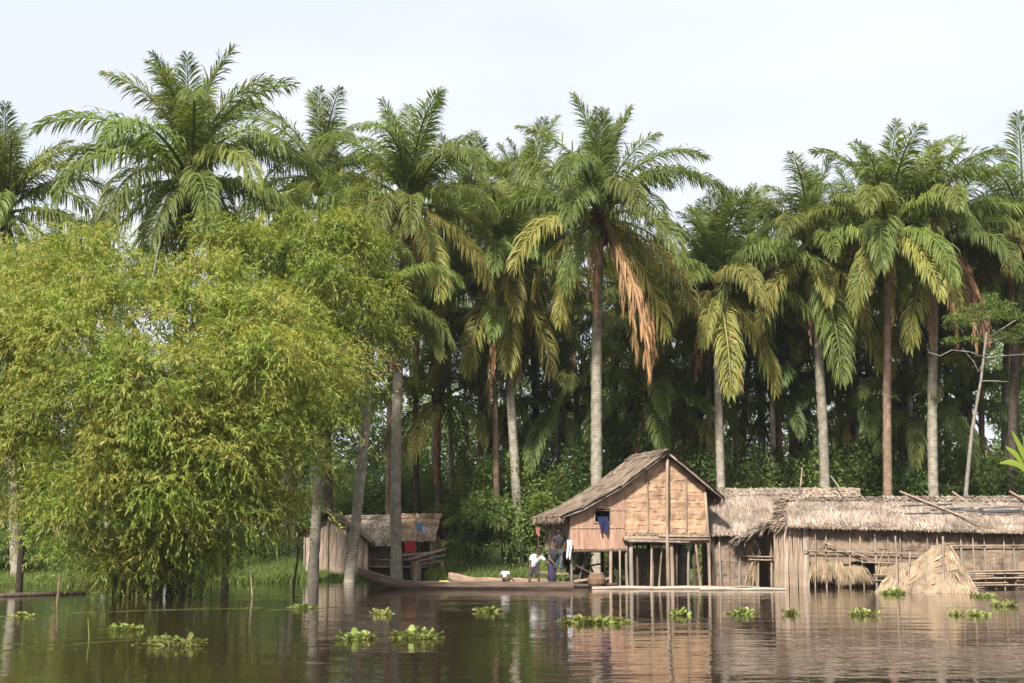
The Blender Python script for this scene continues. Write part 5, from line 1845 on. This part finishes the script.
# bending figure in white shirt, standing in the second canoe
p0 = on_z(536, 588.9, 0)
p0.z = -0.02
person('person in white T-shirt and dark shorts bending forward in the canoe', p0,
       dict(pelvis=(-0.10, 0, 0.80), chest=(0.0, -0.09, 1.19), neck=(0.08, -0.16, 1.38), head=(0.14, -0.21, 1.50),
            sh_l=(-0.16, -0.08, 1.24), el_l=(-0.24, -0.12, 0.97), wr_l=(-0.22, -0.20, 0.74), sh_r=(0.24, -0.15, 1.20), el_r=(0.42, -0.22, 1.0), wr_r=(0.62, -0.25, 0.88),
            hip_l=(-0.20, 0, 0.76), kn_l=(-0.24, -0.12, 0.42), an_l=(-0.27, 0.0, 0.06), hip_r=(0.0, 0, 0.76), kn_r=(0.10, -0.10, 0.42), an_r=(0.14, 0.0, 0.06)),
       [('shirt', M['white_cloth'], 'shirt'), ('shorts', M['shorts'], 'shorts')], (0.45, -0.6, -0.6), (0.5, -0.4, 0.75))
# woman in the navy printed wrap
p1 = on_z(552, 589.0, 0)
p1.z = 0.0
person('person in dark top and navy patterned wrap stooping beside the slat room', p1,
       dict(pelvis=(0.0, 0, 0.92), chest=(0.10, -0.08, 1.34), neck=(0.14, -0.13, 1.55), head=(0.15, -0.19, 1.70),
            sh_l=(-0.08, -0.08, 1.44), el_l=(-0.10, -0.25, 1.16), wr_l=(0.06, -0.36, 0.98), sh_r=(0.28, -0.08, 1.40), el_r=(0.38, -0.2, 1.12), wr_r=(0.30, -0.36, 0.92),
            hip_l=(-0.09, 0, 0.88), kn_l=(-0.09, -0.06, 0.48), an_l=(-0.10, 0.0, 0.08), hip_r=(0.09, 0, 0.88), kn_r=(0.10, -0.06, 0.48), an_r=(0.12, 0.0, 0.08)),
       [('shirt', M['dark_cloth'], 'shirt'), ('wrap_skirt', M['navy'], 'wrap')], (-0.3, -0.8, -0.35), (-0.1, -0.3, 0.9))
# figure in jeans on the veranda
p2 = hw(-4.32, 0.62, 0.55)
person('person in black shirt and blue jeans standing under the veranda roof', p2,
       dict(pelvis=(0.0, 0, 0.90), chest=(0.02, -0.05, 1.30), neck=(0.03, -0.07, 1.50), head=(0.04, -0.10, 1.64),
            sh_l=(-0.17, -0.05, 1.40), el_l=(-0.25, -0.1, 1.14), wr_l=(-0.16, -0.3, 1.02), sh_r=(0.21, -0.05, 1.40), el_r=(0.27, -0.08, 1.12), wr_r=(0.2, -0.26, 0.95),
            hip_l=(-0.09, 0, 0.86), kn_l=(-0.09, -0.04, 0.47), an_l=(-0.10, 0.02, 0.08), hip_r=(0.09, 0, 0.86), kn_r=(0.10, -0.04, 0.47), an_r=(0.11, 0.02, 0.08)),
       [('shirt', M['dark_cloth'], 'shirt'), ('trousers', M['denim'], 'trousers')], (-0.5, -0.8, -0.2), (0, -0.2, 1))
# child sitting in the second canoe
p3 = on_z(505, 586.2, 0)
p3.z = 0.10
s = 0.68
person('small child in white shirt sitting in the canoe', p3,
       dict(pelvis=(0.0, 0, 0.12), chest=(0.02, -0.01, 0.39), neck=(0.03, -0.03, 0.52), head=(0.04, -0.05, 0.635),
            sh_l=(-0.11, -0.01, 0.46), el_l=(-0.16, -0.08, 0.29), wr_l=(-0.05, -0.2, 0.22), sh_r=(0.14, -0.01, 0.46), el_r=(0.19, -0.08, 0.29), wr_r=(0.15, -0.22, 0.24),
            hip_l=(-0.06, -0.02, 0.12), kn_l=(0.02, -0.26, 0.26), an_l=(0.12, -0.30, 0.06), hip_r=(0.08, -0.02, 0.12), kn_r=(0.26, -0.2, 0.26), an_r=(0.38, -0.22, 0.06)),
       [('shirt', M['white_cloth'], 'shirt'), ('shorts', M['shorts'], 'shorts')], (0.3, -0.9, -0.1), (0, -0.1, 1), s, (0.6, -0.6, 0))

# things in the canoe
jc = on_z(444, 588.8, 0.0)
jt = thing('jerrycan', 'small yellow plastic container lying in the canoe', 'container', (jc.x, jc.y, 0.14))
mb = MB()
mb.tube([(-0.2, 0, 0.09), (-0.17, 0, 0.09), (0.15, 0, 0.09), (0.2, 0, 0.09)], [0.07, 0.105, 0.105, 0.06], 10, True, 0, 0.85)
obj('body', mb.mesh('body', True), M['yellow_plastic'], jt)
obj('cap', MB().tube([(0.2, 0, 0.1), (0.25, 0, 0.1)], 0.035, 8), M['white_cloth'], jt)

# fish baskets and firewood under the slat room
bk = hw(-3.05, -0.35, 0)
bt = thing('basket', 'round brown fish basket under the slat room', 'basket', (bk.x, bk.y, 0.0), R(14))
mb = MB()
prof = [(0.0, 0.02), (0.24, 0.0), (0.34, 0.16), (0.36, 0.34), (0.27, 0.52), (0.22, 0.55), (0.20, 0.50), (0.30, 0.33), (0.0, 0.1)]
n = 14
vs = [(r_ * math.cos(2 * math.pi * k_ / n), r_ * math.sin(2 * math.pi * k_ / n), z_) for r_, z_ in prof for k_ in range(n)]
fs = [(i * n + k_, i * n + (k_ + 1) % n, (i + 1) * n + (k_ + 1) % n, (i + 1) * n + k_) for i in range(len(prof) - 1) for k_ in range(n)]
mb.add(vs, fs)
obj('bowl', mb, M['basket'], bt)
obj('rim', MB().tube([(0.25 * math.cos(2 * math.pi * k_ / 14), 0.25 * math.sin(2 * math.pi * k_ / 14), 0.55) for k_ in range(15)], 0.025, 5), M['plank'], bt)
for i, (x, z, l) in enumerate(((-3.6, 0.08, 0.9), (-3.55, 0.2, 0.8), (-2.5, 0.1, 0.9), (-2.45, 0.25, 0.7))):
    mb = MB()
    mb.pole((-l / 2, 0, 0), (l / 2, 0.05, 0.1 * (i % 2)), 0.08, 0.06, 7)
    q = hw(x, -0.15 + 0.25 * (i % 2), z)
    tag(obj('firewood', mb, M['plank' if i % 2 else 'pole_dark'], None, q, (0, 0, R(14 + 20 * (i - 1)))),
        ['lower dark billet left of the fish basket', 'upper brown billet left of the fish basket', 'lower dark billet right of the fish basket', 'upper brown billet right of the fish basket'][i], 'firewood', 'firewood under the slat room')


# ------------------------------------------------------------------ bare-branched tree, banana plant at right
def bare_tree():
    Y = 62.0
    b = at(966, 500, Y)
    base = Vector((b.x, Y, ground_z(b.x, Y) - 0.1))
    t = thing('bare_branched_tree', 'slender pale tree with bare crooked branches and thin feathery top', 'tree', base)
    def q(px, py, dy=0):
        return at(px, py, Y + dy) - base
    mb = MB()
    mb.tube([(0, 0, 0), q(966, 490), q(972, 430), q(981, 380), q(985, 345), q(987, 330)], [0.14, 0.095, 0.075, 0.06, 0.05, 0.035], 8)
    obj('trunk', mb.mesh('trunk', True), M['dry_wood'], t)
    brs = [[(985, 358), (970, 352), (952, 350), (940, 356), (928, 352)], [(985, 358), (1000, 356), (1030, 354)], [(982, 381), (995, 381), (1008, 382)], [(984, 362), (978, 372), (974, 362), (962, 348)],
           [(986, 345), (996, 340), (1008, 336)], [(986, 345), (978, 335), (975, 322)], [(987, 332), (990, 318), (996, 306)], [(986, 340), (1000, 330), (1016, 320)], [(987, 332), (980, 315), (985, 300)]]
    for i, br in enumerate(brs):
        m2 = MB()
        m2.tube([q(x, y, (k % 2) * 0.2 * (1 if i % 2 else -1)) for k, (x, y) in enumerate(br)], [0.034 * (1 - 0.6 * k / len(br)) for k in range(len(br))], 6)
        obj('branch', m2.mesh('branch', True), M['dry_wood'], t)
    cl_ = px_clumps([(1000, 314, Y, 34, 10), (970, 322, Y, 26, 9), (1014, 332, Y, 30, 10), (990, 303, Y, 24, 8), (964, 340, Y, 18, 6)], base)
    V, T = clump_leaves(break_up(cl_, 5, 8), 4600, 0.13, 0.05, 0.2, 0.3, 55)
    obj('crown', tri_mesh('crown', V, T), M['grass'], t, kind='stuff')


bare_tree()


def banana():
    Y = 58.5
    b = at(1034, 505, Y)
    base = Vector((b.x, Y, ground_z(b.x, Y) - 0.1))
    t = thing('banana_plant', 'bright yellow-green banana plant at the right edge above the long hut', 'plant', base)
    top = at(1034, 478, Y) - base
    mb = MB()
    mb.tube([(0, 0, 0), top * 0.5, top], [0.13, 0.11, 0.07], 9)
    obj('stem', mb, M['banana'], t)
    for i, (px, py, sag) in enumerate(((1000, 462, 0.3), (1012, 430, 0.1), (1006, 446, 0.2), (1045, 425, 0.1), (1070, 450, 0.3), (1024, 436, 0.1))):
        tip = at(px, py, Y - 0.5 + 0.2 * i) - base
        m2 = MB()
        n = 10
        vs = []
        d = tip - top
        sd = d.cross(Vector((0.2, -1, 0.3))).normalized()
        for k_ in range(n + 1):
            u = k_ / n
            p = top + d * u + Vector((0, 0, sag * math.sin(math.pi * u)))
            w = 0.14 * math.sin(math.pi * min(1, u * 0.93 + 0.05)) ** 0.6 * random.uniform(0.85, 1.1)
            vs += [p - sd * w + Vector((0, 0, -0.05)), p, p + sd * w + Vector((0, 0, -0.05))]
        fs = []
        for k_ in range(n):
            a = k_ * 3
            fs += [(a, a + 1, a + 4, a + 3), (a + 1, a + 2, a + 5, a + 4)]
        m2.add(vs, fs)
        obj('leaf', m2, M['banana'], t)


banana()


# ------------------------------------------------------------------ plants floating on the river
def hyacinth(label, px, py, wpx, hpx, seed, depth=0.45):
    c = on_z(px, py, 0)
    s = F / c.y
    w, hgt = wpx / s * (0.9 if px < 330 else 0.8), hpx / s * 0.62
    r = random.Random(seed)
    t = thing('water_hyacinth', label, 'water plant', (c.x, c.y, 0.0), 0, 'floating water hyacinths')
    n = max(16, int(w * 85))
    lm, sm = MB(), MB()
    for i in range(n):
        a = r.uniform(0, 6.28)
        q = math.sqrt(r.random())
        b = Vector((math.cos(a) * q * w * 0.46, math.sin(a) * q * max(0.22, w * depth * 0.5), 0.0))
        hh = hgt * r.uniform(0.03, 0.62) * (1.1 - 0.6 * q)
        o = Vector((r.gauss(0, 1), r.gauss(0, 1), 0)) * 0.07 + b * 0.15
        tip = b + o + Vector((0, 0, hh))
        sm.tube([b + Vector((0, 0, -0.04)), b + o * 0.5 + Vector((0, 0, hh * 0.55)), tip], [0.014, 0.016, 0.008], 4)
        d = (o.normalized() + Vector((0, 0, r.uniform(0.1, 1.2))) + Vector((r.gauss(0, .3), r.gauss(0, .3), 0))).normalized()
        sd = d.cross(Vector((r.gauss(0, .3), r.gauss(0, .3), 1))).normalized()
        up = sd.cross(d).normalized()
        R_ = r.uniform(0.035, 0.068)
        ctr = tip + d * R_
        vs = [ctr - up * 0.014]
        m = 8
        for k_ in range(m):
            an = 2 * math.pi * k_ / m
            vs.append(ctr + d * math.cos(an) * R_ * 1.1 + sd * math.sin(an) * R_ + up * 0.012 * math.cos(2 * an))
        lm.add(vs, [(0, 1 + k_, 1 + (k_ + 1) % m) for k_ in range(m)])
    for i in range(max(5, n // 3)):
        a = r.uniform(0, 6.28)
        q = r.uniform(0.8, 1.7)
        ctr = Vector((math.cos(a) * q * w * 0.5, math.sin(a) * q * max(0.3, w * depth * 0.6), r.uniform(0.006, 0.03)))
        R_ = r.uniform(0.025, 0.06)
        a0 = r.uniform(0, 6)
        lm.add([ctr] + [ctr + Vector((math.cos(a0 + k_ * 0.9) * R_ * 1.2, math.sin(a0 + k_ * 0.9) * R_, r.uniform(-.004, .012))) for k_ in range(7)],
               [(0, 1 + k_, 1 + (k_ + 1) % 7) for k_ in range(7)])
    obj('leaves', lm, M['hyacinth'], t, kind='stuff')
    obj('stalks', sm, M['hyacinth'], t, kind='stuff')


HY = [('broad water hyacinth raft, largest at left near the camera', 178, 645, 60, 22, 0.5), ('small pale water hyacinth left of the broad left raft', 126, 630, 30, 12, 0.5),
      ('low water hyacinth with spread stems left of the tall central clump', 356, 639, 34, 14, 0.5), ('tall dense water hyacinth clump below the canoe bow', 417, 638, 50, 26, 0.5),
      ('small upright water hyacinth floating below the canoe bow', 382, 614, 18, 12, 0.5), ('small round water hyacinth below the seated child', 488, 612, 22, 12, 0.5),
      ('long flat water hyacinth raft below the slat room', 593, 623, 78, 15, 0.35), ('small water hyacinth below the centre of the stilt house', 679, 615, 18, 13, 0.5),
      ('water hyacinth with pale leaves below the doorway hut', 743, 614, 24, 12, 0.5), ('tiny water hyacinth below the plank corner', 791, 614, 14, 10, 0.5),
      ('water hyacinth below the torn wall of the long hut', 862, 615, 24, 14, 0.5), ('tiny round water hyacinth below the mat shelter', 957, 615, 8, 8, 0.5),
      ('short water hyacinth just right of the tiny round one', 976, 615, 16, 7, 0.5), ('water hyacinth at right edge below the pole stack', 1004, 606, 24, 14, 0.5),
      ('water hyacinth touching the left foot of the mat shelter', 893, 594, 26, 11, 0.5), ('low water hyacinth touching the right foot of the mat shelter', 985, 597, 22, 6, 0.5),
      ('small water hyacinth caught on the floating stem at far left', 22, 617, 16, 8, 0.5), ('low water weed tuft left of the canoe bow', 303, 608, 24, 6, 0.5)]
for i, (lb, px, py, w, hh, dp) in enumerate(HY):
    hyacinth(lb, px, py, w, hh, 70 + i, dp)

# floating weed stems
for i, (pts, lb) in enumerate(([[(-20, 617), (20, 616), (62, 613), (95, 612)], 'pale floating stem at far left edge of the water'],
                              [[(70, 613), (130, 611), (200, 609), (262, 608)], 'long thin floating stem below the bamboo'],
                              [[(0, 651), (40, 647), (90, 643), (160, 638)], 'pale floating stem left of the broad hyacinth raft'],
                              [[(268, 610), (300, 609), (345, 607)], 'short floating stem left of the canoe bow'])):
    P = [on_z(x, y, 0.0) for x, y in pts]
    c = P[0].copy()
    mb = MB()
    fine = []
    for a, b2 in zip(P[:-1], P[1:]):
        for k_ in range(5):
            fine.append(a.lerp(b2, k_ / 5) - c + Vector((0, random.uniform(-.05, .05), 0.004)))
    fine.append(P[-1] - c + Vector((0, 0, 0.004)))
    mb.tube(fine, 0.007, 5, True, 0.5)
    tag(obj('water_weed', mb, M['grass'], None, c), lb, 'stem', 'weed stems floating on the water')

# sticks standing in the water
for i, (a, b2, r, m, lb) in enumerate((((254, 598), (250, 566), 0.03, 'pale_plank', 'thin pale stick standing in the water right of the bamboo'),
                                      ((211, 597), (212, 560), 0.02, 'dark_stem', 'thin dark stem in the water at the right edge of the bamboo'),
                                      ((91, 640), (88, 618), 0.014, 'hyacinth', 'slender green shoot standing in the water near the left raft'),
                                      ((293, 592), (300, 546), 0.05, 'dark_stem', 'dark stick leaning in the water left of the pale palm trunk'),
                                      ((56, 602), (60, 574), 0.06, 'twig', 'mossy stub standing beside the floating log at left'))):
    A = on_z(a[0], a[1], 0)
    B = at(b2[0], b2[1], A.y)
    mb = MB()
    mb.pole(Vector((0, 0, -0.5)), B - A, r, r * 0.6, 6)
    tag(obj('stick', mb, M[m], None, A), lb, 'stick')
for i, (a, b2, r, m, lb) in enumerate((((-30, 597), (85, 593), 0.10, 'canoe', 'dark floating log at the left edge'), ((0, 583), (60, 581), 0.05, 'pole_grey', 'thin grey pole floating behind the dark log'),
                                      ((30, 577), (105, 575), 0.04, 'pole_grey', 'thin pale pole lying in the flooded grass at left'))):
    A, B = on_z(*a, 0.03), on_z(*b2, 0.03)
    mb = MB()
    mb.pole((0, 0, 0), B - A, r, r * 0.7, 7, 0.006)
    tag(obj('floating_log', mb, M[m], None, A), lb, 'log')


# ------------------------------------------------------------------ thin river haze round the whole place
def haze():
    o = obj('haze', MB().box((0, 60, 13.5), (700, 240, 31)), None)
    m, nt, out = new_mat('river_haze')
    v = nt.nodes.new('ShaderNodeVolumePrincipled')
    v.inputs['Color'].default_value = (0.93, 0.96, 1.0, 1)
    v.inputs['Density'].default_value = HAZE
    v.inputs['Anisotropy'].default_value = 0.0
    nt.links.new(v.outputs[0], out.inputs['Volume'])
    o.data.materials.append(m)
    tag(o, 'thin pale haze over the river and the grove', None, None, 'stuff')


HAZE = 0.00014
haze()
